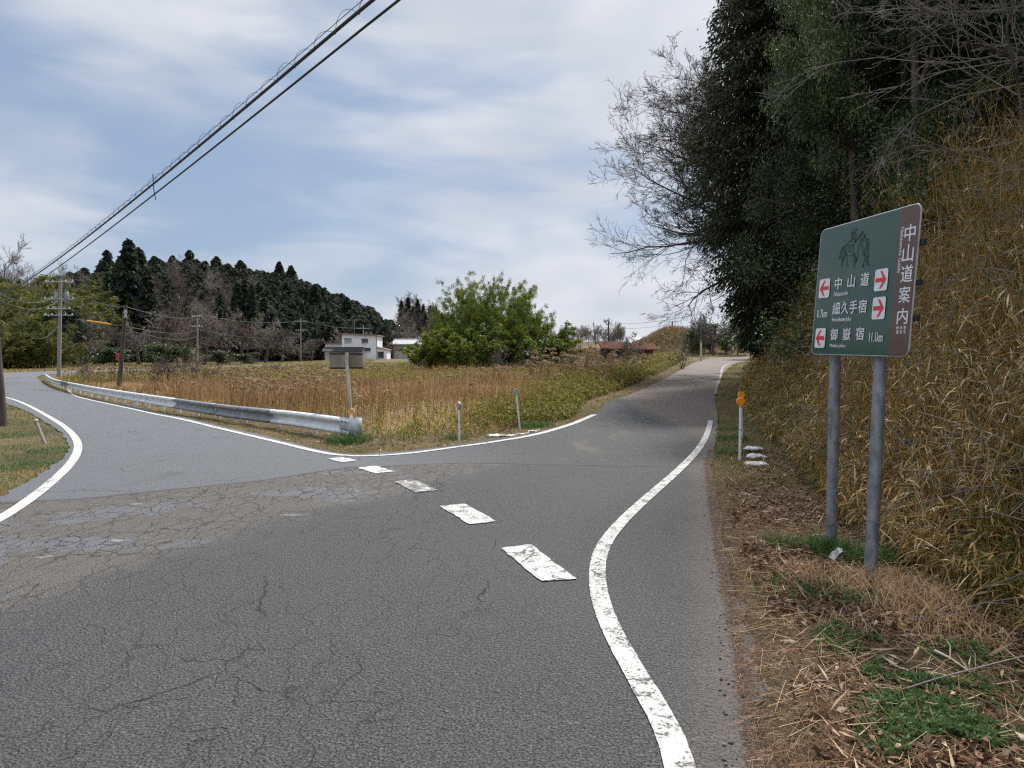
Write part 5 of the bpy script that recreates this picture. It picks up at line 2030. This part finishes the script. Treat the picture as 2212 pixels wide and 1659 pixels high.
parts = []
X, Y = verge_points(26000, 2.0, 12, .08, 1.05)
pn = vnoise(X, Y, 1.6, 51)
k = rng.uniform(0, 1, len(X)) < np.clip((pn - .22) * 2.2, .12, 1)
X, Y = X[k], Y[k]
n = len(X)
D = nrm(np.stack([rng.normal(0, 1, n), rng.normal(0, 1, n), rng.normal(0, .35, n)], 1))
sz = rng.uniform(.025, .065, n)
V, Q = leaves(on_ground(X, Y, .012) + np.array([0, 0, 1.0]) * rng.uniform(0, .035, n)[:, None], D, sz, sz * rng.uniform(.35, .6, n), rng, .9)
parts.append((V, Q, np.clip(rng.normal(.45, .22, n), 0, 1)))
# long pale bamboo leaves among them
X, Y = verge_points(1700, 2.0, 12, .12, 1.05)
n = len(X)
D = nrm(np.stack([rng.normal(0, 1, n), rng.normal(0, 1, n), rng.normal(.05, .25, n)], 1))
V, Q = leaves(on_ground(X, Y, .03), D, rng.uniform(.09, .19, n), rng.uniform(.010, .02, n), rng, .5)
parts.append((V, Q, np.clip(rng.normal(.86, .12, n), 0, 1)))
X, Y = strip(ve, 1.2, 900, -1.0)
n = len(X)
D = nrm(np.stack([rng.normal(0, 1, n), rng.normal(0, 1, n), rng.normal(.05, .25, n)], 1))
V, Q = leaves(on_ground(X, Y, .03), D, rng.uniform(.06, .14, n), rng.uniform(.02, .03, n), rng, .5)
parts.append((V, Q, np.clip(rng.normal(.6, .2, n), 0, 1)))
V, Q, T = join(parts)
tag(mesh_np('leaf_litter', V, Q, M['litter'], None, T), kind='stuff')

# reddish needles and straw swept along the edge of the asphalt
X, Y = verge_points(12000, 1.9, 12, -.035, .60, 1.7)
n = len(X)
an = rng.uniform(0, np.pi, n)
dd = np.stack([np.cos(an), np.sin(an), rng.normal(0, .12, n)], 1) * rng.uniform(.018, .055, n)[:, None]
p = on_ground(X, Y, .022) + np.array([0, 0, 1.0]) * rng.uniform(0, .018, n)[:, None]
V, Q = prisms(p - dd, p + dd, np.full(n, .0014), np.full(n, .001), 3)
tn = np.clip(rng.normal(.5, .22, n), 0, 1)
tag(mesh_np('needle_litter', V, Q, M['needle'], None, np.tile(tn, 3)), kind='stuff')

# straws, thin twigs
X, Y = verge_points(2600, 1.9, 12, .02, 1.0)
n = len(X)
an = rng.uniform(0, np.pi, n)
dd = np.stack([np.cos(an), np.sin(an), rng.normal(.05, .2, n)], 1) * rng.uniform(.05, .16, n)[:, None]
p = on_ground(X, Y, .04)
V, Q = prisms(p - dd, p + dd, np.full(n, .0022), np.full(n, .0012), 3)
tag(mesh_np('straw_litter', V, Q, M['straw'], None, np.tile(np.clip(rng.normal(.6, .25, n), 0, 1), 3)), kind='stuff')

# grit
X, Y = verge_points(2600, 1.9, 11, -.08, .45, 1.3)
n = len(X)
sz = .0025 + .010 * rng.uniform(0, 1, n) ** 6
p = on_ground(X, Y, .016)
ct = np.array([(1, 0, 0), (-1, 0, 0), (0, 1, 0), (0, -1, 0), (0, 0, .8), (0, 0, -.8)], float)
Vs = p[:, None] + ct[None] * sz[:, None, None] * rng.uniform(.6, 1.3, (n, 6, 1))
tri = np.array([(0, 2, 4), (2, 1, 4), (1, 3, 4), (3, 0, 4), (2, 0, 5), (1, 2, 5), (3, 1, 5), (0, 3, 5)])
Qt = (np.arange(n) * 6)[:, None, None] + tri[None]
tag(mesh_np('grit', Vs.reshape(-1, 3), Qt.reshape(-1, 3), M['gravel'], None, np.repeat(np.clip(rng.normal(.45, .25, n), 0, 1), 8)), kind='stuff')

# green mugwort patches
def weed_patch(spots):
    parts = []
    for (d, e, rx, ry, n) in spots:
        x, y = gxy(d, e)
        a, q = rng.uniform(0, 2 * np.pi, n), np.sqrt(rng.uniform(0, 1, n))
        X, Y = x + np.cos(a) * q * rx, y + np.sin(a) * q * ry
        k = vnoise(X, Y, 7, 61) > .33
        X, Y = X[k], Y[k]
        m = len(X)
        c = on_ground(X, Y) + np.array([0, 0, 1.0]) * (rng.uniform(.01, .075, m) * (1.1 - q[k]))[:, None]
        nl = 7
        an = rng.uniform(0, 2 * np.pi, (m, nl))
        el = rng.uniform(-.1, .9, (m, nl))
        D = np.stack([np.cos(an) * np.cos(el), np.sin(an) * np.cos(el), np.sin(el)], -1).reshape(-1, 3)
        L = rng.uniform(.012, .036, m * nl)
        V, Q = leaves(np.repeat(c, nl, 0), D, L, L * .36, rng, .5)
        parts.append((V, Q, np.clip(np.repeat(rng.normal(.5, .18, m), nl) + rng.normal(0, .15, m * nl), 0, 1)))
    V, Q, T = join(parts)
    tag(mesh_np('mugwort', V, Q, M['weed'], None, T), kind='stuff')


weed_patch([(2040, 1610, .40, .34, 2300), (1985, 1545, .34, .24, 1500), (2100, 1580, .22, .22, 500), (1960, 1590, .2, .12, 300), (1850, 1400, .28, .25, 520), (1790, 1370, .22, .2, 300), (2090, 1420, .25, .25, 380), (2000, 1490, .22, .16, 380), (1740, 1290, .2, .22, 260),
            (1840, 1300, .25, .25, 330), (1700, 1260, .14, .2, 120), (1950, 1640, .2, .1, 300), (2180, 1650, .2, .12, 260), (1900, 1465, .12, .1, 120), (2130, 1500, .18, .15, 200)])

# ------------------------------------------------------------------ trees
USED = set()
TOPS = {}


def base_at(d, Y):
    x = (d * .46293 - 512) / FPX * Y
    return np.array([x, Y, float(h(x, Y))])


def put(proto, H, d, e, Y, label=None, group=None, squash=1.0, rot=None, sink=.15):
    """stand a copy so that its top reaches display row e in column d at distance Y"""
    if proto.name not in TOPS:
        TOPS[proto.name] = max(v.co.z for c_ in proto.children for v in c_.data.vertices)
    H = TOPS[proto.name]
    b = base_at(d, Y)
    zt = 1.6 + (HOR - e * .46293) / FPX * Y
    s = max((zt - b[2]) / H, .05)
    b[2] -= sink
    return place(proto, USED, b, (d * 1.7 + e) % 6.28 if rot is None else rot, (s * squash, s * squash, s), label, group)


rt = np.random.default_rng(77)

# --- dark cedars of the hill
ced = [conifer('cedar', 'dark cedar', 'tree', 100 + i, 12.0, 3.9 + .4 * i, 170, 10, 1.0, group='hill cedars', power=.62) for i in range(3)]
SKY = [q for k, q in enumerate([(228, 552, 255), (236, 540, 258), (249, 548, 262), (338, 545, 262), (347, 540, 266), (368, 548, 262), (377, 546, 266), (392, 552, 262), (413, 540, 262), (428, 553, 262), (443, 550, 265), (457, 556, 262), (471, 547, 262),
       (486, 558, 264), (500, 560, 262), (523, 556, 262), (540, 566, 262), (556, 570, 262), (571, 574, 262), (588, 577, 262), (606, 563, 258), (618, 585, 262), (631, 572, 258), (650, 592, 262), (664, 600, 262), (678, 606, 262), (692, 612, 262), (708, 621, 262), (722, 627, 262), (738, 634, 260), (752, 641, 260), (768, 649, 258), (783, 657, 255), (796, 664, 252), (808, 676, 250), (818, 690, 246)]) if k % 3 == 0 or q[0] in (236, 413, 606, 631, 471)]
for i, (d, e, Y) in enumerate(SKY):
    tall = (d, e) in ((606, 563), (631, 572), (413, 540), (236, 540))
    put(ced[i % 3], 12.0, d, e + (0 if tall else rt.uniform(3, 11)), Y, 'tall cedar standing clear above the ridge line' if tall else 'dark cedar in the row along the ridge line of the wooded hill', 'cedars spiking above the ridge' if tall else 'cedars along the ridge', .9 if tall else 1.25)

bigc = conifer('cedar', 'tallest dark cedar, left one of the big pair before the hill', 'tree', 131, 20.0, 4.0, 240, 16, 1.0, group='big cedars before the hill', power=.55)
for d, e, Y, lab, sq in ((283, 514, 160, 'tallest dark cedar with thin top, standing in front of the left of the hill', .95), (304, 533, 164, 'broad dark cedar just right of the tallest one', 1.1), (262, 560, 166, 'lower dark cedar just left of the tallest one', .95), (322, 580, 158, 'lowest dark cedar at the right foot of the big clump', .95)):
    put(bigc, 20.0, d, e, Y, lab, 'big cedars before the hill', sq)
for d, e, Y, lab, sq in ((515, 606, 185, 'left cedar of the trio halfway up the hill', .85), (531, 601, 187, 'middle and highest cedar of the trio halfway up the hill', .9), (546, 612, 184, 'right cedar of the trio halfway up the hill', .85)):
    put(bigc, 20.0, d, e, Y, lab, 'cedar trio halfway up the hill', sq)
for d, e, Y, lab, sq in ((682, 612, 210, 'broad reddish dark cedar on the right half of the hill', 1.25), (750, 640, 205, 'big dark cedar above the white house', 1.2), (805, 690, 190, 'dark cedar at the right end of the hill', 1.1)):
    put(bigc, 20.0, d, e, Y, lab, 'big cedars on the right slope', sq)
for d, e, Y, lab in ((868, 648, 300, 'leftmost pointed cedar of the far spur behind the tiled house'), (882, 641, 302, 'highest pointed cedar of the far spur'), (903, 645, 300, 'second highest pointed cedar of the far spur'), (915, 656, 298, 'cedar on the far spur just right of the second highest'),
                     (930, 658, 300, 'cedar in the middle of the far spur row'), (943, 662, 298, 'cedar near the right end of the far spur row'), (955, 674, 300, 'rightmost cedar of the far spur, beside the bamboo'), (893, 660, 292, 'shorter cedar in front of the far spur row'), (920, 676, 288, 'lowest cedar in front of the far spur row')):
    put(bigc, 20.0, d, e, Y, lab, 'cedars on the far spur', .95)
br = conifer('bright_conifer', 'pale green young conifer left of the tallest cedar', 'tree', 140, 8.0, 2.0, 90, 12, .6, 'cedar_bright', group='pale conifers')
put(br, 8.0, 237, 586, 172, 'pale green young conifer left of the tallest cedar', 'pale conifers')
put(br, 8.0, 572, 640, 182, 'blue green spreading conifer right of the cedar trio', 'pale conifers', 1.5)

# --- the wood on the hill: bare brown trees low and left, cedars above and right
fbare = [bare_tree('bare_tree', 'bare brown tree', 'tree', 200 + i, 9.0, .17, ('twig_brown', 'twig_grey', 'twig_brown')[i], .026, 'bare trees on the hill', levels=4, kids=(9, 7, 6, 0), lens=(.62, .55, .5, .5), ang=(48, 45, 42, 40), first=.18, up=(.0, .08, .1, .05)) for i in range(3)]
ring = [conifer_geo(300 + i, 11.0, 4.6, 90, 9, 1.2, power=.5, z0=.15) for i in range(3)]
SV_, SQ_, ST_ = [], [], []
off = 0
nb_ = 0
cand = []
for i in range(5200):
    a = rt.uniform(aa(-40), aa(845))
    d = (a * FPX + 512) / .46293
    foot = 120 if a < -.62 else 172
    fr = rt.uniform(0, 1)
    Y = foot + (275 - foot) * fr
    if d < 150:
        pc = .10
    elif d < 330:
        pc = .85 if fr > .74 else .08
    elif d < 560:
        pc = .95 if fr > .74 + .1 * math.sin(d * .07) else .05
    else:
        pc = .97 if fr > .10 else .35
    cand.append((a, Y, d, fr, rt.uniform() < pc))
for i in range(700):
    a = rt.uniform(aa(168), aa(835))
    cand.append((a, rt.uniform(250, 282), (a * FPX + 512) / .46293, .95, True))
cand.sort(key=lambda c: c[1])
taken = []
for a, Y, d, fr, isc in cand:
    x = a * Y
    gap = (2.3 if Y > 248 else 3.0) if isc else 4.6
    if any((x - q[0]) ** 2 + (Y - q[1]) ** 2 < gap * gap for q in taken):
        continue
    taken.append((x, Y))
    z = float(h(x, Y)) - .2
    if isc:
        V, Q, T = ring[rt.integers(3)]
        s = rt.uniform(.62, 1.12)
        an = rt.uniform(0, 6.28)
        c, s_ = math.cos(an), math.sin(an)
        W_ = np.stack([(V[:, 0] * c - V[:, 1] * s_) * s, (V[:, 0] * s_ + V[:, 1] * c) * s, V[:, 2] * s], 1) + [x, Y, z]
        SV_.append(W_)
        SQ_.append(Q + off)
        off += len(V)
        ST_.append(np.clip(T + rt.normal(0, .1), 0, 1))
    elif nb_ < 230:
        nb_ += 1
        reg = 'left' if d < 150 else ('low' if fr < .4 else 'high')
        lab = {'left': 'bare grey brown tree on the slope at the far left', 'low': 'bare brown tree in the thicket at the foot of the hill', 'high': 'bare brown tree halfway up the wooded hill'}[reg]
        grp = {'left': 'bare trees on the far left slope', 'low': 'bare trees at the hill foot', 'high': 'bare trees halfway up the hill'}[reg]
        place(fbare[rt.integers(3)], USED, (x, Y, z), rt.uniform(0, 6.28), rt.uniform(.75, 1.15), lab, grp)
V, Q, T = np.concatenate(SV_), np.concatenate(SQ_), np.concatenate(ST_)
tag(mesh_np('cedar_wood', V, Q, M['cedar'], None, T), kind='stuff')

# bare trees standing against the sky on the left, and round the field
tall = bare_tree('bare_tree', 'tall bare tree', 'tree', 221, 16.0, .25, 'twig_grey', .022, 'bare trees against the left sky', levels=4, kids=(12, 9, 7, 0), lens=(.5, .5, .5, .5), ang=(38, 38, 38, 38), first=.3, up=(.0, .1, .1, .05))
for d, e, Y, lab in ((24, 500, 150, 'tall bare tree against the sky at the far left'), (-18, 512, 148, 'bare tree cut by the left edge of the view, against the sky'), (132, 560, 175, 'round bare tree on the skyline between the wires and the cedars'), (62, 545, 165, 'smaller bare tree right of the tall one at the far left'), (118, 566, 178, 'bare tree on the skyline just left of the round one')):
    put(tall, 16.0, d, e, Y, lab, 'bare trees against the left sky', 1.1)

# wide crowned cherry trees along the far road
cher = [bare_tree('cherry_tree', 'bare cherry tree', 'tree', 230 + i, 5.2, .26, 'twig_grey' if i else 'twig_brown', .019, 'bare cherry trees by the far road', levels=5, kids=(10, 8, 7, 5, 0), lens=(.95, .55, .5, .45, .4), ang=(58, 42, 40, 40, 40), first=.3, up=(0, .07, .08, .03, 0), bend=.2, trunkfrac=.8) for i in range(2)]
CH = [(352, 668, 128, 'bare cherry tree behind the short timber pole'), (402, 640, 150, 'highest bare cherry tree below the hill'), (440, 690, 126, 'bare cherry tree right of the timber pole, by the far road'), (488, 668, 138, 'bare cherry tree below the cedar trio'), (530, 690, 130, 'bare cherry tree left of the far grey pole'),
      (575, 684, 140, 'bare cherry tree halfway between the cedar trio and the house'), (608, 706, 128, 'bare cherry tree left of the far pole by the house'), (648, 715, 134, 'bare cherry tree behind the far pole by the house'), (672, 728, 128, 'lowest bare cherry tree touching the left wall of the house'), (300, 690, 130, 'bare cherry tree in front of the big cedar clump'),
      (262, 700, 126, 'bare cherry tree below the tallest cedar'), (205, 690, 128, 'bare cherry tree right of the transformer pole'), (160, 700, 126, 'bare cherry tree just behind the transformer pole'), (745, 706, 168, 'bare cherry tree behind the white house roof'), (850, 735, 150, 'bare tree in front of the grey tiled roof'), (885, 712, 165, 'bare tree beside the bamboo clump and the tiled house')]
for i, (d, e, Y, lab) in enumerate(CH):
    put(cher[i % 2], 5.6, d, e, Y, lab, 'bare cherry trees by the far road', 1.15)
fld = [bare_tree('bare_shrub', 'bare shrub', 'shrub', 250 + i, 2.6, .08, 'twig_brown', .013, 'bare shrubs in the field', levels=4, kids=(11, 8, 5, 0), lens=(.85, .55, .5, .5), ang=(48, 42, 40, 40), first=.05, up=(0, .08, .06, 0), bend=.22) for i in range(2)]
for i, (d, e, Y, lab, sq) in enumerate([(192, 762, 52, 'small bare tree with dark trunk left of the short timber pole', .9), (240, 775, 50, 'thin bare sapling next to the short timber pole', .6), (282, 768, 52, 'bare sapling just right of the short timber pole', .7), (362, 735, 46, 'widest bare shrub in the left field', 1.4), (408, 745, 48, 'bare shrub right of the widest one', 1.1), (446, 762, 44, 'low bare shrub farthest right in the left field', 1.0),
                            (328, 760, 46, 'low bare shrub left of the widest one', .9), (530, 785, 70, 'low brown thicket left of the back view sign', 1.5), (600, 778, 84, 'brown thicket in front of the white house porch', 1.6), (640, 790, 80, 'low brown thicket between the far road and the sign', 1.4), (905, 765, 78, 'pale bare shrub at the left foot of the bamboo', 1.0), (1085, 722, 70, 'pale many stemmed bare shrub in front of the bamboo', 1.0), (1225, 742, 78, 'grey bare shrub at the right foot of the bamboo', 1.1),
                            (1300, 742, 44, 'dark bare thicket left of the barn end', 1.1), (1340, 735, 46, 'bare thicket in front of the red barn roof', 1.1), (1385, 742, 48, 'bare thicket in front of the dark gabled barn', 1.0), (1472, 738, 49, 'leafless bush at the left edge of the rising road', 1.0), (1425, 760, 47, 'low leafless bush left of the roadside one', 1.1)]):
    put(fld[i % 2], 2.9, d, e, Y, lab, 'bare shrubs in the field', sq)

# --- bamboo
bam = bamboo('bamboo_clump', 'large bright green bamboo clump in the middle of the valley', 'bamboo', 401, 9.5, 9.0, 260, 840, .20, spread=.78)
b0 = base_at(1062, 90)
place(bam, USED, b0, 0.3, (.88, .75, 1.36), 'large bright green bamboo clump at the back of the field')
bam2 = bamboo('bamboo_clump', 'low bamboo skirt', 'bamboo', 402, 5.0, 3.6, 60, 560, .22, group='low bamboo round the big clump')
for d, e, Y, lab in ((960, 700, 84, 'low bamboo spreading from the left foot of the big clump'), (935, 752, 82, 'lowest bamboo at the far left of the big clump'), (1165, 690, 86, 'low bamboo at the right side of the big clump'), (1010, 690, 82, 'low bamboo in front of the big clump, left of the bare shrub')):
    put(bam2, 5.0, d, e, Y, lab, 'low bamboo round the big clump', 1.1)
bl = bamboo('bamboo_grove', 'dense bamboo grove at the left', 'bamboo', 403, 9.0, 7.0, 120, 504, .32, 'bamboo_yellow', group='bamboo at the left', spread=.85)
for d, e, Y, lab, sq in ((20, 680, 104, 'dense yellow green bamboo grove beyond the left bend, cut by the view edge', 1.0), (78, 672, 106, 'dense yellow green bamboo grove ending at the transformer pole', .85), (-40, 690, 100, 'bamboo grove at the outermost left beyond the bend', 1.0)):
    put(bl, 9.0, d, e, Y, lab, 'bamboo at the left', sq)
place(bl, USED, (-43.5, 50, float(h(-43.5, 50))), 1.0, (.72, .72, 1.12), 'tall yellowish bamboo hanging in from the left edge under the cables', 'bamboo at the left')
for d, e, Y, lab in ((95, 612, 150, 'yellow bamboo patch on the left slope below the bare trees'), (140, 600, 158, 'ochre yellow bamboo patch on the left slope behind the pole top'), (185, 622, 156, 'pale green bamboo patch on the slope right of the pole top'), (50, 592, 140, 'yellow bamboo patch on the left slope under the cables'), (215, 632, 162, 'small yellow bamboo patch just left of the big cedars'), (10, 590, 132, 'olive bamboo patch on the left slope at the view edge')):
    put(bl, 9.0, d, e, Y, lab, 'yellow bamboo on the left slope', 1.2)

# --- evergreen shrubs
shr = broadleaf('evergreen_shrub', 'dark evergreen shrub', 'shrub', 501, 3.0, .10, 5200, .22, 'evergreen', .75, 'evergreen shrubs', kids=(9, 7, 0), lens=(.7, .6, .5), ang=(55, 50, 45), first=.05, up=(0, .03, .03))
for d, e, Y, lab, sq in ((340, 735, 118, 'dark evergreen shrub behind the far road, right of the timber pole', 1.6), (385, 742, 118, 'low evergreen shrub behind the far road', 1.6), (470, 752, 122, 'olive evergreen shrub behind the far road below the cedars', 1.7), (520, 760, 122, 'low olive hedge shrub left of the house', 1.8), (250, 745, 118, 'dark evergreen shrub right of the transformer pole', 1.5), (170, 745, 116, 'dark evergreen shrub behind the transformer pole', 1.5),
                         (1195, 735, 84, 'evergreen shrub at the right foot of the big bamboo', 1.3), (1150, 748, 80, 'low evergreen shrub in front of the bamboo right side', 1.3), (1508, 702, 86, 'dark evergreen bush left of the slim pole on the bend', 1.0), (1535, 690, 90, 'tall dark evergreen bush right of the slim pole', 1.0), (1568, 700, 88, 'olive evergreen bush under the roadside trees at the bend', .9), (1592, 690, 84, 'dark evergreen bush nearest the trees at the bend', 1.0), (1490, 712, 92, 'low evergreen bush at the top of the brown mound', 1.0), (1620, 680, 76, 'dark evergreen bush at the road edge below the tall cypress', 1.0)):
    put(shr, 3.1, d, e, Y, lab, 'evergreen shrubs far off', sq)
for d, e, Y, lab in ((1405, 722, 210, 'left of two tiny dark trees on the horizon above the barn'), (1421, 720, 212, 'right of two tiny dark trees on the horizon above the barn')):
    put(shr, 3.1, d, e, Y, lab, 'tiny trees on the horizon', .7)
for d, e, Y, lab, sq in ((1312, 682, 104, 'spreading bare tree behind the barn end against the sky', 1.0), (1286, 690, 110, 'slim upright bare sapling left of the spreading tree', .3), (1370, 712, 84, 'sparse bare tree tops above the red barn roof', .8), (1502, 690, 92, 'bare tree above the evergreen bushes at the bend', .9), (1540, 655, 84, 'bare tree showing under the tall cypress', .8)):
    put(cher[1], 5.6, d, e, Y, lab, 'bare trees beyond the barn', sq)
# brown woods on the low hills to the right
for i in range(60):
    d = rt.uniform(1180, 1345)
    Y = rt.uniform(330, 400)
    b = base_at(d, Y)
    place(fbare[i % 3], USED, b, rt.uniform(0, 6), rt.uniform(.55, .85), 'bare tree of the low brown wood far off right of the bamboo', 'low brown wood far off')
for i in range(26):
    d = rt.uniform(838, 960)
    Y = rt.uniform(255, 330)
    b = base_at(d, Y)
    place(fbare[i % 3], USED, b, rt.uniform(0, 6), rt.uniform(.9, 1.3), 'bare tree in the brown gap between the hill and the far spur', 'brown wood of the gap')

# --- the trees over the right hand bank
def stand(proto, x, y, rot, sc, lab, grp, sink=.3):
    return place(proto, USED, (x, y, float(h(x, y)) - sink), rot, sc, lab, grp)


cyp = conifer('cypress', 'tall dense cypress', 'tree', 601, 21.0, 5.6, 1000, 130, .22, 'cypress', group='tall trees over the right bank', power=.5, droop=.45, z0=.04, r0=.3, skirt=2.0, wr=.36, hang=.7)
stand(cyp, 11.6, 30.0, .4, (1, 1, 1.0), 'tall dense dark cypress forming the left edge of the roadside wood', 'tall trees over the right bank')
stand(cyp, 15.6, 35.0, 2.2, (.9, .9, .93), 'tall dark cypress behind the one at the wood edge', 'tall trees over the right bank')
stand(cyp, 13.6, 24.0, 4.0, (.85, .85, .95), 'dark cypress in the middle of the roadside wood, nearer than the edge one', 'tall trees over the right bank')
bareR = bare_tree('bare_tree', 'large bare tree reaching out over the road', 'tree', 611, 15.5, .28, 'twig_dark', .0085, None, 'bark', levels=5, kids=(34, 13, 9, 5, 0), lens=(.56, .5, .48, .42, .4), ang=(82, 36, 38, 40, 40), up=(0, .045, .06, .05, 0), first=.32, bend=.13, side=(math.pi, .5))
stand(bareR, 15.4, 41.0, 0.0, 1.0, 'large bare tree reaching out over the rising road against the sky', None)
evg = broadleaf('evergreen_tree', 'evergreen broadleaf tree', 'tree', 621, 12.0, .24, 110000, .095, 'evergreen', .82, 'broadleaf evergreens over the right bank', 1.0, clump=.28, kids=(16, 9, 0), lens=(.42, .5, .5), ang=(62, 50, 45), first=.12, up=(0, .04, .04))
evl = broadleaf('evergreen_tree', 'lighter green broadleaf tree', 'tree', 622, 12.0, .22, 95000, .09, 'evergreen_light', .70, 'broadleaf evergreens over the right bank', 3.0, clump=.28, kids=(15, 9, 0), lens=(.38, .5, .5), ang=(60, 50, 45), first=.3, up=(0, .04, .04))
for pr, x, y, rot, sc, lab in ((evg, 9.6, 15.8, .7, (.62, .62, .95), 'dark broadleaf evergreen rising right behind the left sign edge'), (evg, 10.8, 22.5, 2.9, (.6, .6, 1.1), 'dark slim broadleaf evergreen between the lighter tree and the cypress'), (evl, 9.3, 18.5, .3, (.62, .62, 1.2), 'lighter green glossy broadleaf tree high above the guide sign'), (evg, 12.2, 20.5, 1.3, (.8, .8, 1.15), 'dark broadleaf evergreen left of the lighter glossy tree'), (evg, 12.6, 15.5, 2.6, 1.1, 'dark broadleaf evergreen behind the top of the guide sign'), (evg, 12.8, 11.5, 4.0, 1.1, 'dark broadleaf evergreen in the upper right behind the bare twigs'),
                               (evg, 16.0, 21.0, 5.0, 1.3, 'dark broadleaf evergreen deep in the roadside wood'), (evg, 18.0, 13.0, .9, 1.3, 'dark broadleaf evergreen on the hillside at the right edge'), (evg, 17.2, 27.0, 2.0, 1.3, 'dark broadleaf evergreen behind the middle cypress'), (evg, 14.0, 7.5, 3.1, 1.1, 'dark broadleaf evergreen at the right edge above the bamboo grass'), (evg, 22.0, 18.0, 3.9, 1.5, 'tall dark broadleaf evergreen on top of the hillside'), (evg, 20.0, 33.0, 1.1, 1.35, 'dark broadleaf evergreen behind the far cypress')):
    stand(pr, x, y, rot, sc, lab, 'broadleaf evergreens over the right bank')
tw = bare_tree('bare_tree', 'bare twiggy tree', 'tree', 631, 7.0, .055, 'twig_grey', .0040, 'bare twiggy trees on the right bank', levels=5, kids=(18, 8, 6, 4, 0), lens=(.62, .5, .48, .42, .4), ang=(62, 42, 40, 40, 40), up=(0, .04, .03, .0, 0), first=.15, bend=.2)
for x, y, rot, sc, lab in ((7.5, 9.6, 3.6, .95, 'bare twiggy tree lowest on the bank, its twigs hanging over the sign side'), (8.9, 9.2, .5, 1.15, 'bare twiggy tree spreading pale twigs across the upper right'), (10.6, 11.5, 2.4, 1.2, 'bare twiggy tree behind the first one in the upper right')):
    stand(tw, x, y, rot, sc, lab, 'bare twiggy trees on the right bank')
ivy = broadleaf('camellia_shrub', 'glossy camellia shrub', 'shrub', 641, 2.0, .05, 3600, .085, 'evergreen_light', .38, 'glossy shrubs on the right bank', kids=(9, 6, 0), lens=(.6, .55, .5), ang=(50, 45, 45), first=.1, up=(0, .03, .03))
for x, y, rot, sc, lab in ((7.2, 11.5, .5, 1.0, 'glossy green shrub in the bamboo grass just above the guide sign'), (7.6, 16.5, 2.0, 1.1, 'glossy green shrub left of the guide sign at the foot of the trees'), (8.6, 12.6, 3.0, .9, 'glossy green shrub higher on the bank right of the sign top')):
    stand(ivy, x, y, rot, sc, lab, 'glossy shrubs on the right bank')
und = broadleaf('understorey_shrub', 'dark understorey shrub', 'shrub', 651, 3.2, .08, 17000, .08, 'evergreen', .7, 'understorey shrubs of the roadside wood', kids=(10, 7, 0), lens=(.65, .55, .5), ang=(55, 48, 45), first=.06, up=(0, .03, .03))
for i, (x, y, lab) in enumerate(((9.6, 17.2, 'dark understorey shrub at the wood edge beside the left sign edge'), (10.2, 22.5, 'dark understorey shrub under the middle cypress'), (12.6, 26.8, 'dark understorey shrub left of the middle cypress'), (13.4, 32.5, 'dark understorey shrub under the edge cypress'), (15.5, 38.5, 'dark understorey shrub by the road below the large bare tree'), (10.8, 13.4, 'dark understorey shrub behind the upper right sign corner'),
                                (11.2, 9.5, 'dark understorey shrub high at the right under the twigs'), (10.4, 7.0, 'dark understorey shrub at the right edge on top of the bank'), (12.0, 19.0, 'dark understorey shrub deep in the dark gap'), (17.0, 44.5, 'dark understorey shrub at the far end of the roadside wood'), (18.6, 50.0, 'last understorey shrub before the far bend'), (14.4, 28.0, 'dark understorey shrub between the two near cypresses'))):
    stand(und, x, y, i * 1.3, rt.uniform(1.0, 1.35), lab, 'understorey shrubs of the roadside wood')
